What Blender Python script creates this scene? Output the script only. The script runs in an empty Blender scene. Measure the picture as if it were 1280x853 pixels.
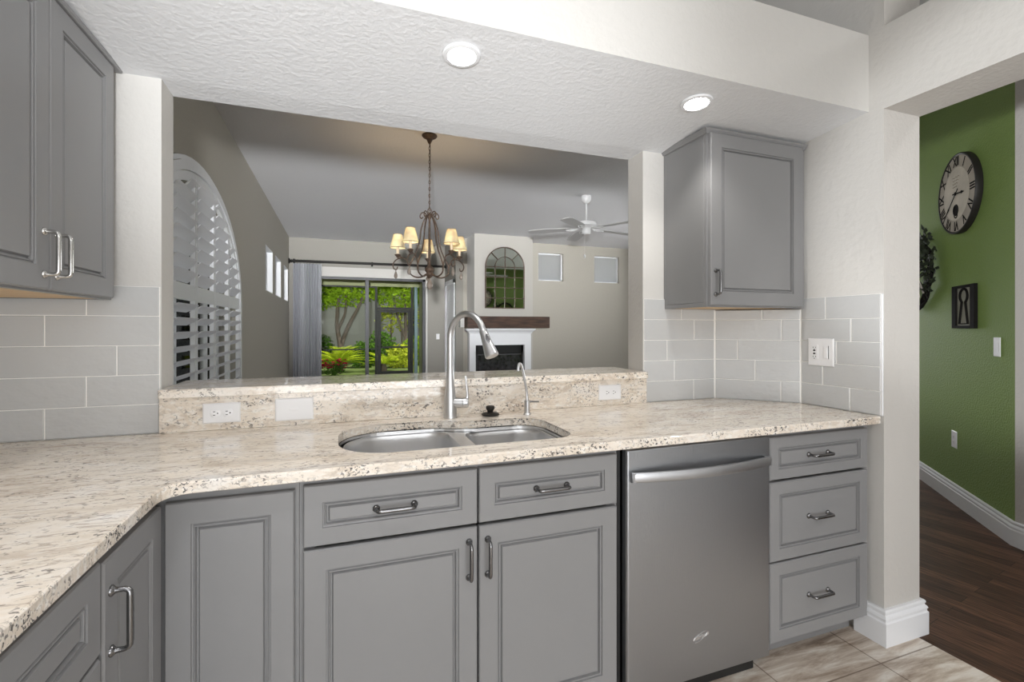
import bpy, bmesh, math, random
from mathutils import Vector, Matrix, noise as mnoise

random.seed(7)
S = bpy.context.scene
C = S.collection
PI = math.pi

# ------------------------------------------------------------------ camera
PSI = math.atan2(215.0, 595.0)
cam_d = bpy.data.cameras.new('camera')
cam = bpy.data.objects.new('camera', cam_d)
C.objects.link(cam)
cam.location = (0, 0, 1.279)
cam.rotation_euler = (PI / 2, 0, -PSI)
cam_d.sensor_fit = 'HORIZONTAL'
cam_d.sensor_width = 36
cam_d.lens = 36 * 595.0 / 1280.0
cam_d.shift_y = -16.5 / 1280.0
cam_d.clip_start = 0.02
S.camera = cam

# ------------------------------------------------------------------ colour management
S.view_settings.view_transform = 'Standard'
S.view_settings.look = 'None'
S.view_settings.gamma = 1.0
S.view_settings.use_curve_mapping = False
S.view_settings.exposure = 0.0
S.cycles.use_denoising = True
S.cycles.max_bounces = 8
S.cycles.diffuse_bounces = 5
S.cycles.glossy_bounces = 5
S.cycles.transparent_max_bounces = 24
S.cycles.sample_clamp_indirect = 6.0

# ------------------------------------------------------------------ world, sun, large lights
W = bpy.data.worlds.new('world')
S.world = W
W.use_nodes = True
nt = W.node_tree
bg = nt.nodes['Background']
sky = nt.nodes.new('ShaderNodeTexSky')
sky.sky_type = 'HOSEK_WILKIE'
sky.turbidity = 6.0
sky.sun_direction = (0.39, -0.39, 0.84)
hsv = nt.nodes.new('ShaderNodeHueSaturation')
hsv.inputs['Saturation'].default_value = 0.35
nt.links.new(sky.outputs[0], hsv.inputs['Color'])
nt.links.new(hsv.outputs[0], bg.inputs[0])
bg.inputs[1].default_value = 2.2


def light(name, kind, loc, energy, color=(1, 1, 1), aim=None, **kw):
    d = bpy.data.lights.new(name, kind)
    d.energy = energy
    d.color = color
    for k, v in kw.items():
        setattr(d, k, v)
    o = bpy.data.objects.new(name, d)
    C.objects.link(o)
    o.location = loc
    if aim is not None:
        o.rotation_euler = (Vector(aim) - Vector(loc)).to_track_quat('-Z', 'Y').to_euler()
    return o


light('sun', 'SUN', (0, -5, 12), 5.0, (1.0, 0.95, 0.86), aim=(-0.39 * 10, -5 + 0.39 * 10, 12 - 0.84 * 10), angle=0.01)
# fill lights added out of view to even out the rooms, no real fixtures
light('kitchen_top_fill', 'AREA', (0.3, -0.95, 2.4), 34, (0.98, 0.985, 1.0), aim=(0.3, -0.95, 0.0), shape='RECTANGLE', size=2.2, size_y=1.4)  # added overhead fill behind the camera, not a known lamp
light('kitchen_rear_fill', 'AREA', (0.3, -2.9, 0.85), 84, (0.95, 0.975, 1.0), aim=(0.3, 0, 0.80), shape='RECTANGLE', size=2.6, size_y=1.7)  # added frontal fill for the lower cabinets; the rear wall has no window
light('worktop_fill_spot', 'SPOT', (-0.35, 0.45, 3.04), 75, (0.98, 0.985, 1.0), aim=(-0.55, 0.75, 0.9), spot_size=math.radians(62), spot_blend=0.8, shadow_soft_size=0.06)  # added spot that brightens the left worktop
light('hall_fill', 'AREA', (3.05, -0.4, 3.0), 14, (1.0, 0.98, 0.96), aim=(3.05, -0.4, 0), shape='DISK', size=0.4)  # added fill for the hall floor and green wall
light('living_top_fill', 'AREA', (5.9, 7.2, 3.0), 8, (0.95, 0.975, 1.0), aim=(5.5, 7.0, 0), shape='SQUARE', size=1.0)  # added ambient fill for the great room, outside the view
light('living_side_fill', 'AREA', (7.1, 6.1, 1.5), 110, (0.95, 0.975, 1.0), aim=(0, 5.2, 1.6), shape='RECTANGLE', size=1.8, size_y=2.0)  # added side fill for dining wall and shutters; no window behind it
# the photographer's flash heads beside the camera (even falloff, as in a blended exposure)
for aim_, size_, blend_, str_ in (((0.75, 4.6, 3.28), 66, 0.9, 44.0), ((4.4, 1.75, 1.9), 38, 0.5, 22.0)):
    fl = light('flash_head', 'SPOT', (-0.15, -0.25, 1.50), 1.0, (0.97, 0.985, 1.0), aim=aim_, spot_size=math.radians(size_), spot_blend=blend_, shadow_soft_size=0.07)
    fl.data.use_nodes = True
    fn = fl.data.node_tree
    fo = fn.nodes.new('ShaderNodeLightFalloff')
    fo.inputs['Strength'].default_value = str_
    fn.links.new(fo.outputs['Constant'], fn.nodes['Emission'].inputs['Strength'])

# ------------------------------------------------------------------ material helpers


def mat(name, col, rough=0.5, metal=0.0, spec=0.5, bump=0.0, bscale=50.0, bdetail=3.0, var=0.0, vscale=5.0, stretch=None, coat=0.0):
    m = bpy.data.materials.new(name)
    m.use_nodes = True
    n = m.node_tree.nodes
    l = m.node_tree.links
    p = n['Principled BSDF']
    p.inputs['Base Color'].default_value = (*col, 1)
    p.inputs['Roughness'].default_value = rough
    p.inputs['Metallic'].default_value = metal
    p.inputs['Specular IOR Level'].default_value = spec
    p.inputs['Coat Weight'].default_value = coat
    p.inputs['Coat Roughness'].default_value = 0.1
    tc = n.new('ShaderNodeTexCoord')
    mp = n.new('ShaderNodeMapping')
    l.new(tc.outputs['Object'], mp.inputs[0])
    if stretch:
        mp.inputs['Scale'].default_value = stretch
    if bump:
        t = n.new('ShaderNodeTexNoise')
        t.inputs['Scale'].default_value = bscale
        t.inputs['Detail'].default_value = bdetail
        l.new(mp.outputs[0], t.inputs['Vector'])
        b = n.new('ShaderNodeBump')
        b.inputs['Strength'].default_value = bump
        b.inputs['Distance'].default_value = 0.01
        l.new(t.outputs['Fac'], b.inputs['Height'])
        l.new(b.outputs[0], p.inputs['Normal'])
    if var:
        t = n.new('ShaderNodeTexNoise')
        t.inputs['Scale'].default_value = vscale
        t.inputs['Detail'].default_value = 4
        l.new(mp.outputs[0], t.inputs['Vector'])
        r = n.new('ShaderNodeValToRGB')
        r.color_ramp.elements[0].position = 0.3
        r.color_ramp.elements[1].position = 0.7
        r.color_ramp.elements[0].color = (*[c * (1 - var) for c in col], 1)
        r.color_ramp.elements[1].color = (*[min(1, c * (1 + var)) for c in col], 1)
        l.new(t.outputs['Fac'], r.inputs[0])
        l.new(r.outputs[0], p.inputs['Base Color'])
    return m


def ramp(n, stops):
    r = n.new('ShaderNodeValToRGB')
    e = r.color_ramp.elements
    while len(e) < len(stops):
        e.new(0.5)
    for i, (pos, c) in enumerate(stops):
        e[i].position = pos
        e[i].color = (*c, 1) if len(c) == 3 else c
    return r


def granite(name, vein=1.0, speck=1.0, pale=0.45, thr=0.585, sps=58):
    m = bpy.data.materials.new(name)
    m.use_nodes = True
    n = m.node_tree.nodes
    l = m.node_tree.links
    p = n['Principled BSDF']
    tc = n.new('ShaderNodeTexCoord')

    def tex(scale, stretch, detail=5, dist=0.0, rough=0.55):
        mp = n.new('ShaderNodeMapping')
        mp.inputs['Scale'].default_value = stretch
        mp.inputs['Rotation'].default_value = (0, 0, 0.12)
        l.new(tc.outputs['Object'], mp.inputs[0])
        t = n.new('ShaderNodeTexNoise')
        t.inputs['Scale'].default_value = scale
        t.inputs['Detail'].default_value = detail
        t.inputs['Distortion'].default_value = dist
        t.inputs['Roughness'].default_value = rough
        l.new(mp.outputs[0], t.inputs['Vector'])
        return t

    def mix(fac, a, b):
        mx = n.new('ShaderNodeMix')
        mx.data_type = 'RGBA'
        l.new(fac, mx.inputs[0])
        if hasattr(a, 'is_output'):
            l.new(a, mx.inputs[6])
        else:
            mx.inputs[6].default_value = (*a, 1)
        if hasattr(b, 'is_output'):
            l.new(b, mx.inputs[7])
        else:
            mx.inputs[7].default_value = (*b, 1)
        return mx.outputs[2]

    def mul(a, b):
        q = n.new('ShaderNodeMath')
        q.operation = 'MULTIPLY'
        l.new(a, q.inputs[0])
        if hasattr(b, 'is_output'):
            l.new(b, q.inputs[1])
        else:
            q.inputs[1].default_value = b
        return q.outputs[0]

    base = tex(5, (1, 2.2, 2.2), 6, 0.6)
    rb = ramp(n, [(0.30, (0.60, 0.51, 0.42)), (0.45, (0.75, 0.67, 0.57)), (0.58, (0.80, 0.73, 0.645)), (0.75, (0.84, 0.81, 0.78))])
    l.new(base.outputs['Fac'], rb.inputs[0])
    fine = tex(38, (1, 2.4, 2.4), 4, 0.4)
    rf = ramp(n, [(0.50, (0, 0, 0)), (0.64, (1, 1, 1))])
    l.new(fine.outputs['Fac'], rf.inputs[0])
    c1 = mix(mul(rf.outputs[0], pale), rb.outputs[0], (0.84, 0.80, 0.74))
    vn = tex(13, (1, 4.2, 2.6), 6, 1.2, 0.65)
    rv = ramp(n, [(0.545, (0, 0, 0)), (0.60, (1, 1, 1)), (0.66, (0.4, 0.4, 0.4))])
    l.new(vn.outputs['Fac'], rv.inputs[0])
    c2 = mix(mul(rv.outputs[0], 0.62 * vein), c1, (0.36, 0.29, 0.235))
    sp = tex(sps, (1, 1.5, 1.3), 3, 0.8)
    rs = ramp(n, [(thr, (0, 0, 0)), (thr + 0.035, (1, 1, 1))])
    l.new(sp.outputs['Fac'], rs.inputs[0])
    msk = tex(9, (1, 2.0, 1.6), 3, 0.5)
    rm = ramp(n, [(0.42, (0.08, 0.08, 0.08)), (0.58, (1, 1, 1))])
    l.new(msk.outputs['Fac'], rm.inputs[0])
    c3 = mix(mul(mul(rs.outputs[0], rm.outputs[0]), 0.9 * speck), c2, (0.075, 0.07, 0.07))
    l.new(c3, p.inputs['Base Color'])
    p.inputs['Roughness'].default_value = 0.055
    p.inputs['Specular IOR Level'].default_value = 0.55
    return m


def tile_mat():
    m = mat('glazed_tile', (0.525, 0.53, 0.53), 0.07, 0, 0.6)
    n = m.node_tree.nodes
    l = m.node_tree.links
    p = n['Principled BSDF']
    mp = n['Mapping']
    t = n.new('ShaderNodeTexNoise')
    t.inputs['Scale'].default_value = 22
    t.inputs['Detail'].default_value = 2.5
    mp.inputs['Scale'].default_value = (1, 1, 1.6)
    l.new(mp.outputs[0], t.inputs['Vector'])
    b = n.new('ShaderNodeBump')
    b.inputs['Strength'].default_value = 0.22
    b.inputs['Distance'].default_value = 0.012
    l.new(t.outputs['Fac'], b.inputs['Height'])
    l.new(b.outputs[0], p.inputs['Normal'])
    return m


def wood_floor_mat():
    m = bpy.data.materials.new('dark_wood_planks')
    m.use_nodes = True
    n = m.node_tree.nodes
    l = m.node_tree.links
    p = n['Principled BSDF']
    tc = n.new('ShaderNodeTexCoord')
    mp = n.new('ShaderNodeMapping')
    mp.inputs['Rotation'].default_value = (0, 0, math.radians(80))
    l.new(tc.outputs['Object'], mp.inputs[0])
    br = n.new('ShaderNodeTexBrick')
    br.inputs['Scale'].default_value = 1.0
    br.inputs['Brick Width'].default_value = 0.9
    br.inputs['Row Height'].default_value = 0.085
    br.inputs['Mortar Size'].default_value = 0.0012
    br.inputs['Color1'].default_value = (0.115, 0.058, 0.034, 1)
    br.inputs['Color2'].default_value = (0.052, 0.027, 0.016, 1)
    br.inputs['Mortar'].default_value = (0.012, 0.008, 0.006, 1)
    l.new(mp.outputs[0], br.inputs['Vector'])
    mp2 = n.new('ShaderNodeMapping')
    mp2.inputs['Scale'].default_value = (3, 60, 3)
    l.new(mp.outputs[0], mp2.inputs[0])
    t = n.new('ShaderNodeTexNoise')
    t.inputs['Scale'].default_value = 2.5
    t.inputs['Detail'].default_value = 6
    l.new(mp2.outputs[0], t.inputs['Vector'])
    r = ramp(n, [(0.35, (0.45, 0.45, 0.45)), (0.68, (1.7, 1.6, 1.5))])
    l.new(t.outputs['Fac'], r.inputs[0])
    mx = n.new('ShaderNodeMix')
    mx.data_type = 'RGBA'
    mx.blend_type = 'MULTIPLY'
    mx.inputs[0].default_value = 1
    l.new(br.outputs[0], mx.inputs[6])
    l.new(r.outputs[0], mx.inputs[7])
    l.new(mx.outputs[2], p.inputs['Base Color'])
    p.inputs['Roughness'].default_value = 0.5
    p.inputs['Specular IOR Level'].default_value = 0.2
    return m


def floor_tile_mat():
    m = bpy.data.materials.new('travertine_floor')
    m.use_nodes = True
    n = m.node_tree.nodes
    l = m.node_tree.links
    p = n['Principled BSDF']
    tc = n.new('ShaderNodeTexCoord')
    mp = n.new('ShaderNodeMapping')
    mp.inputs['Rotation'].default_value = (0, 0, 0.5)
    mp.inputs['Scale'].default_value = (0.9, 5.5, 1)
    l.new(tc.outputs['Object'], mp.inputs[0])
    t = n.new('ShaderNodeTexNoise')
    t.inputs['Scale'].default_value = 3.2
    t.inputs['Detail'].default_value = 9
    t.inputs['Roughness'].default_value = 0.68
    t.inputs['Distortion'].default_value = 0.5
    l.new(mp.outputs[0], t.inputs['Vector'])
    r = ramp(n, [(0.33, (0.22, 0.16, 0.115)), (0.43, (0.43, 0.35, 0.28)), (0.51, (0.56, 0.48, 0.40)), (0.62, (0.74, 0.69, 0.62))])
    l.new(t.outputs['Fac'], r.inputs[0])
    mp2 = n.new('ShaderNodeMapping')
    mp2.inputs['Location'].default_value = (-0.127, 0.135, 0)
    l.new(tc.outputs['Object'], mp2.inputs[0])
    br = n.new('ShaderNodeTexBrick')
    br.inputs['Scale'].default_value = 1
    br.inputs['Brick Width'].default_value = 0.462
    br.inputs['Row Height'].default_value = 0.462
    br.inputs['Mortar Size'].default_value = 0.003
    br.offset = 0.0
    br.inputs['Color1'].default_value = (1, 1, 1, 1)
    br.inputs['Color2'].default_value = (0.86, 0.86, 0.86, 1)
    br.inputs['Mortar'].default_value = (0.42, 0.38, 0.34, 1)
    l.new(mp2.outputs[0], br.inputs['Vector'])
    mx = n.new('ShaderNodeMix')
    mx.data_type = 'RGBA'
    mx.blend_type = 'MULTIPLY'
    mx.inputs[0].default_value = 1
    l.new(r.outputs[0], mx.inputs[6])
    l.new(br.outputs[0], mx.inputs[7])
    l.new(mx.outputs[2], p.inputs['Base Color'])
    p.inputs['Roughness'].default_value = 0.35
    return m


def wood_mat(name, a, b, rough=0.5, scale=(2, 18, 18)):
    m = bpy.data.materials.new(name)
    m.use_nodes = True
    n = m.node_tree.nodes
    l = m.node_tree.links
    p = n['Principled BSDF']
    tc = n.new('ShaderNodeTexCoord')
    mp = n.new('ShaderNodeMapping')
    mp.inputs['Scale'].default_value = scale
    l.new(tc.outputs['Object'], mp.inputs[0])
    t = n.new('ShaderNodeTexNoise')
    t.inputs['Scale'].default_value = 2
    t.inputs['Detail'].default_value = 6
    l.new(mp.outputs[0], t.inputs['Vector'])
    r = ramp(n, [(0.35, a), (0.65, b)])
    l.new(t.outputs['Fac'], r.inputs[0])
    l.new(r.outputs[0], p.inputs['Base Color'])
    p.inputs['Roughness'].default_value = rough
    return m


def glass_mat(name, tint=(1, 1, 1), refl=0.12):
    m = bpy.data.materials.new(name)
    m.use_nodes = True
    n = m.node_tree.nodes
    l = m.node_tree.links
    n.remove(n['Principled BSDF'])
    tr = n.new('ShaderNodeBsdfTransparent')
    tr.inputs[0].default_value = (*tint, 1)
    gl = n.new('ShaderNodeBsdfGlossy')
    gl.inputs['Roughness'].default_value = 0.02
    fr = n.new('ShaderNodeFresnel')
    fr.inputs[0].default_value = 1.1
    mx = n.new('ShaderNodeMixShader')
    l.new(fr.outputs[0], mx.inputs[0])
    l.new(tr.outputs[0], mx.inputs[1])
    l.new(gl.outputs[0], mx.inputs[2])
    l.new(mx.outputs[0], n['Material Output'].inputs[0])
    return m


def thin_mat(name, col, trans=0.5, rough=0.6, var=0.4):
    m = bpy.data.materials.new(name)
    m.use_nodes = True
    n = m.node_tree.nodes
    l = m.node_tree.links
    n.remove(n['Principled BSDF'])
    d = n.new('ShaderNodeBsdfDiffuse')
    t = n.new('ShaderNodeBsdfTranslucent')
    oi = n.new('ShaderNodeTexNoise')
    oi.inputs['Scale'].default_value = 9
    tc = n.new('ShaderNodeTexCoord')
    l.new(tc.outputs['Object'], oi.inputs['Vector'])
    r = ramp(n, [(0.3, [c * (1 - var) for c in col]), (0.7, [min(1, c * (1 + 0.6 * var)) for c in col])])
    l.new(oi.outputs['Fac'], r.inputs[0])
    l.new(r.outputs[0], d.inputs[0])
    l.new(r.outputs[0], t.inputs[0])
    mx = n.new('ShaderNodeMixShader')
    mx.inputs[0].default_value = trans
    l.new(d.outputs[0], mx.inputs[1])
    l.new(t.outputs[0], mx.inputs[2])
    l.new(mx.outputs[0], n['Material Output'].inputs[0])
    return m


def emit_mat(name, col, strength):
    m = bpy.data.materials.new(name)
    m.use_nodes = True
    p = m.node_tree.nodes['Principled BSDF']
    p.inputs['Base Color'].default_value = (*col, 1)
    p.inputs['Emission Color'].default_value = (*col, 1)
    p.inputs['Emission Strength'].default_value = strength
    return m


M = {}
M['cab'] = mat('grey_cabinet_paint', (0.236, 0.236, 0.239), 0.36, 0, 0.45, var=0.02, vscale=3)
M['cab_dark'] = mat('cabinet_shadow_gap', (0.06, 0.06, 0.06), 0.6)
M['wall'] = mat('kitchen_wall_paint', (0.595, 0.582, 0.557), 0.6, 0, 0.3, bump=0.25, bscale=38, bdetail=4)
M['soffit'] = mat('knockdown_ceiling', (0.715, 0.725, 0.74), 0.7, 0, 0.2, bump=0.32, bscale=60, bdetail=4)
M['jamb'] = mat('shaded_jamb_beige', (0.56, 0.54, 0.51), 0.65, 0, 0.2, bump=0.25, bscale=60)  # beige paint; on jamb faces it is the wall paint darkened as shade
M['taupe'] = mat('taupe_wall_paint', (0.40, 0.375, 0.325), 0.65, 0, 0.25, bump=0.2, bscale=40)
M['greige'] = mat('living_wall_paint', (0.44, 0.42, 0.385), 0.65, 0, 0.25, bump=0.2, bscale=40)
M['far'] = mat('far_wall_paint', (0.30, 0.285, 0.255), 0.65, 0, 0.25, bump=0.2, bscale=40)
M['gceil'] = mat('living_ceiling_paint', (0.76, 0.76, 0.775), 0.75, 0, 0.2, bump=0.3, bscale=50)
M['green'] = mat('green_wall_paint', (0.205, 0.295, 0.085), 0.65, 0, 0.2, bump=0.5, bscale=90)
M['trim'] = mat('white_trim_paint', (0.80, 0.81, 0.83), 0.35, 0, 0.4)
M['tile'] = tile_mat()
M['grout'] = mat('pale_grout', (0.90, 0.89, 0.86), 0.8)
M['granite'] = granite('granite_worktop', 1.15, 0.75, 0.45, 0.575, 64)
M['granite_e'] = granite('granite_edge', 0.45, 1.05, 1.0, 0.55, 100)
M['granite_v'] = granite('granite_splash', 0.65, 0.95, 0.95, 0.565, 92)
M['steel'] = mat('brushed_steel', (0.74, 0.745, 0.755), 0.30, 1.0, bump=0.04, bscale=40, stretch=(1, 1, 30))
M['dwsteel'] = mat('dishwasher_steel', (0.40, 0.415, 0.44), 0.38, 1.0, bump=0.10, bscale=7, stretch=(90, 1, 3))
M['dwhandle'] = mat('dishwasher_handle_steel', (0.50, 0.51, 0.53), 0.42, 1.0)
M['chrome'] = mat('bright_chrome', (0.85, 0.85, 0.86), 0.25, 1.0)
M['nickel'] = mat('satin_nickel', (0.62, 0.625, 0.635), 0.34, 1.0)
M['gunmetal'] = mat('dark_nickel_handle', (0.22, 0.22, 0.225), 0.25, 1.0)
M['pewter'] = mat('bright_nickel_handle', (0.55, 0.54, 0.52), 0.2, 1.0)
M['black'] = mat('black_gap', (0.012, 0.012, 0.012), 0.5)
M['bronze'] = mat('dark_bronze', (0.018, 0.016, 0.014), 0.5, 0.0, 0.25)
M['white'] = mat('white_plastic', (0.82, 0.82, 0.83), 0.3, 0, 0.5)
M['under'] = wood_mat('birch_underside', (0.60, 0.40, 0.20), (0.72, 0.52, 0.30), 0.5)
M['woodfloor'] = wood_floor_mat()
M['floortile'] = floor_tile_mat()
M['beam'] = wood_mat('dark_walnut', (0.032, 0.016, 0.010), (0.085, 0.042, 0.026), 0.5, (2, 20, 20))
M['glass'] = glass_mat('clear_glass', (0.97, 0.98, 0.97))
M['mirror'] = mat('aged_mirror', (0.66, 0.70, 0.62), 0.03, 1.0)
M['iron'] = mat('antique_iron', (0.085, 0.055, 0.038), 0.55, 0.3, bump=0.3, bscale=120, var=0.35, vscale=60)
M['candle'] = mat('candle_sleeve', (0.62, 0.52, 0.40), 0.5)
M['shade'] = thin_mat('linen_shade', (0.90, 0.80, 0.62), 0.5)
M['shade_rim'] = mat('shade_braid', (0.20, 0.13, 0.08), 0.7)
M['bulb'] = emit_mat('warm_bulb', (1.0, 0.86, 0.66), 8)
M['lens'] = emit_mat('downlight_lens', (1.0, 0.98, 0.95), 30)
M['drop'] = mat('smoky_crystal', (0.22, 0.18, 0.15), 0.1, 0.0, 0.8)
M['curtain'] = mat('grey_curtain', (0.42, 0.425, 0.45), 0.75, var=0.15, vscale=30, stretch=(1, 1, 0.02))
M['fan'] = mat('fan_white', (0.72, 0.72, 0.72), 0.4)
M['fan_blade'] = mat('fan_blade_finish', (0.60, 0.60, 0.60), 0.5)
M['firebox'] = mat('firebox_black', (0.015, 0.015, 0.016), 0.35)
M['fireglass'] = mat('fireplace_glass', (0.03, 0.03, 0.032), 0.08, 0.0, 0.8, var=0.6, vscale=16)
M['clock_face'] = mat('aged_clock_paper', (0.52, 0.47, 0.38), 0.6, var=0.14, vscale=9)
M['clock_edge'] = mat('aged_clock_band', (0.36, 0.315, 0.25), 0.6, var=0.12, vscale=12)
M['ink'] = mat('black_ink', (0.010, 0.009, 0.008), 0.85, 0, 0.12)
M['inkfaint'] = mat('faded_ink', (0.20, 0.17, 0.13), 0.7)
M['artpaper'] = mat('art_panel_grey', (0.26, 0.255, 0.20), 0.6, var=0.08, vscale=20)
M['leafdark'] = mat('wreath_leaf', (0.022, 0.028, 0.016), 0.5, var=0.4, vscale=30)
M['ribbon'] = mat('cream_ribbon', (0.52, 0.48, 0.41), 0.6, var=0.3, vscale=40)
M['frost'] = thin_mat('frosted_glass', (0.9, 0.9, 0.92), 0.8, var=0.0)
M['louver'] = thin_mat('white_louver', (0.90, 0.90, 0.92), 0.35, var=0.0)
M['lime'] = thin_mat('lime_frond', (0.50, 0.62, 0.04), 0.35)
M['leaf'] = thin_mat('tree_leaf', (0.30, 0.46, 0.03), 0.4)
M['leafdeep'] = thin_mat('shrub_leaf', (0.10, 0.21, 0.03), 0.3)
M['yellowleaf'] = thin_mat('croton_leaf', (0.52, 0.58, 0.06), 0.35)
M['red'] = thin_mat('magenta_petal', (0.65, 0.015, 0.09), 0.3)
M['bark'] = mat('tree_bark', (0.11, 0.085, 0.065), 0.9, bump=0.8, bscale=40)
M['stucco'] = mat('garden_stucco', (0.11, 0.115, 0.10), 0.9, bump=0.3, bscale=30)
M['lanai'] = mat('lanai_paint', (0.33, 0.34, 0.19), 0.8)
M['lanaifloor'] = mat('lanai_pavers', (0.50, 0.45, 0.38), 0.7, var=0.12, vscale=8)
M['bounce'] = mat('pale_bounce_surface', (0.66, 0.64, 0.60), 0.8, var=0.06, vscale=6)  # for the added bounce ground and backdrop wall
M['lawn'] = mat('lawn_grass', (0.12, 0.17, 0.04), 0.9, var=0.35, vscale=12)
M['teal'] = mat('teal_post_paint', (0.16, 0.24, 0.27), 0.5)
M['alu'] = mat('grey_aluminium', (0.065, 0.065, 0.07), 0.5, 0.0)

# ------------------------------------------------------------------ mesh helpers
ORIGIN = {}


class MB:
    def __init__(self):
        self.bm = bmesh.new()
        self.mi = 0

    def _face(self, vs, smooth=False):
        try:
            f = self.bm.faces.new(vs)
            f.material_index = self.mi
            return f
        except ValueError:
            return None

    def box(self, x0, x1, y0, y1, z0, z1, bev=0.0, seg=1, xf=None):
        t = bmesh.new()
        bmesh.ops.create_cube(t, size=1)
        for v in t.verts:
            v.co = Vector(((x0 + x1) / 2 + v.co.x * (x1 - x0), (y0 + y1) / 2 + v.co.y * (y1 - y0), (z0 + z1) / 2 + v.co.z * (z1 - z0)))
        if bev:
            bmesh.ops.bevel(t, geom=t.edges[:] + t.verts[:], offset=bev, segments=seg, affect='EDGES', profile=0.5)
        self.merge(t, xf)
        return self

    def merge(self, t, xf=None):
        mp = {}
        for v in t.verts:
            co = v.co if xf is None else xf @ v.co
            mp[v] = self.bm.verts.new(co)
        for f in t.faces:
            self._face([mp[v] for v in f.verts])
        t.free()

    def loft(self, loops, close=True, cap0=True, cap1=True):
        """loops: lists of points of equal length."""
        rows = [[self.bm.verts.new(p) for p in lp] for lp in loops]
        n = len(rows[0])
        for a, b in zip(rows[:-1], rows[1:]):
            for i in range(n if close else n - 1):
                j = (i + 1) % n
                self._face([a[i], a[j], b[j], b[i]])
        if cap0:
            self._face(rows[0][::-1])
        if cap1:
            self._face(rows[-1])
        return self

    def lathe(self, prof, base=(0, 0, 0), seg=24, axis=None, cap0=True, cap1=True, xf=None):
        """prof: (r, h) along +Z (or axis)."""
        Z = Vector(axis).normalized() if axis is not None else Vector((0, 0, 1))
        q = Z.to_track_quat('Z', 'X').to_matrix()
        b = Vector(base)
        loops = []
        for r, h in prof:
            r = max(r, 1e-5)
            lp = [b + q @ Vector((r * math.cos(2 * PI * i / seg), r * math.sin(2 * PI * i / seg), h)) for i in range(seg)]
            if xf is not None:
                lp = [xf @ p for p in lp]
            loops.append(lp)
        return self.loft(loops, True, cap0, cap1)

    def tube(self, pts, r, seg=10, cyclic=False, xf=None, flat=None):
        """sweep a circle along pts; r number or list; flat=(up vector, ratio)."""
        P = [Vector(p) for p in pts]
        n = len(P)
        R = r if isinstance(r, (list, tuple)) else [r] * n
        loops = []
        prev = None
        for i in range(n):
            if cyclic:
                t = P[(i + 1) % n] - P[i - 1]
            else:
                t = P[min(i + 1, n - 1)] - P[max(i - 1, 0)]
            t.normalize()
            if prev is None:
                up = Vector((0, 0, 1)) if abs(t.z) < 0.9 else Vector((1, 0, 0))
                a = t.cross(up).normalized()
            else:
                a = (prev - t * prev.dot(t)).normalized()
            prev = a
            b = t.cross(a).normalized()
            lp = [P[i] + a * R[i] * math.cos(2 * PI * k / seg) + b * R[i] * math.sin(2 * PI * k / seg) for k in range(seg)]
            if xf is not None:
                lp = [xf @ p for p in lp]
            loops.append(lp)
        if cyclic:
            loops.append(loops[0])
            return self.loft(loops, True, False, False)
        return self.loft(loops, True, True, True)

    def prism(self, poly, holes, f, d):
        """2-D polygon with holes, mapped by f(u,v)->Vector, extruded by vector d."""
        t = bmesh.new()
        D = Vector(d)
        edges = []
        rings = []
        for lp in [poly] + list(holes):
            vs = [t.verts.new(f(*p)) for p in lp]
            rings.append(vs)
            for i in range(len(vs)):
                edges.append(t.edges.new((vs[i], vs[(i + 1) % len(vs)])))
        bmesh.ops.triangle_fill(t, use_beauty=True, use_dissolve=False, edges=edges)
        cap = list(t.faces)
        mp = {v: t.verts.new(v.co + D) for r_ in rings for v in r_}
        for fc in cap:
            t.faces.new([mp[v] for v in reversed(fc.verts)])
        for r_ in rings:
            for i in range(len(r_)):
                a, b = r_[i], r_[(i + 1) % len(r_)]
                t.faces.new([a, b, mp[b], mp[a]])
        bmesh.ops.recalc_face_normals(t, faces=t.faces[:])
        self.merge(t)
        return self

    def panel(self, O, U, V, N, w, h, prof):
        """rectangular slab with nested loops; prof: (inset, depth)."""
        O, U, V, N = Vector(O), Vector(U), Vector(V), Vector(N)
        loops = []
        for ins, dep in prof:
            loops.append([O + U * a + V * b + N * dep for a, b in ((ins, ins), (w - ins, ins), (w - ins, h - ins), (ins, h - ins))])
        return self.loft(loops, True, True, True)

    def sweep(self, path, prof, closed=False):
        """horizontal polyline path (x,y) with profile (offset to the left-hand side of travel, z), mitred."""
        n = len(path)
        P = [Vector((p[0], p[1])) for p in path]
        loops = []
        for i in range(n):
            dirs = []
            if i > 0:
                dirs.append((P[i] - P[i - 1]).normalized())
            if i < n - 1:
                dirs.append((P[i + 1] - P[i]).normalized())
            ns = [Vector((-d.y, d.x)) for d in dirs]
            if len(ns) == 2:
                m = (ns[0] + ns[1]).normalized()
                m = m / max(0.2, m.dot(ns[0]))
            else:
                m = ns[0]
            loops.append([Vector((P[i].x + m.x * o, P[i].y + m.y * o, z)) for o, z in prof])
        return self.loft(loops, True, True, True)

    def text(self, s, size, xf, extrude=0.0008, shear=0.0, bold=0.0):
        cu = bpy.data.curves.new('tmp', 'FONT')
        cu.body = s
        cu.size = size
        cu.extrude = extrude
        cu.shear = shear
        cu.offset = bold
        cu.align_x = 'CENTER'
        cu.align_y = 'CENTER'
        ob = bpy.data.objects.new('tmp', cu)
        C.objects.link(ob)
        dg = bpy.context.evaluated_depsgraph_get()
        me = bpy.data.meshes.new_from_object(ob.evaluated_get(dg))
        bpy.data.objects.remove(ob)
        bpy.data.curves.remove(cu)
        t = bmesh.new()
        t.from_mesh(me)
        bpy.data.meshes.remove(me)
        self.merge(t, xf)
        return self

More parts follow.
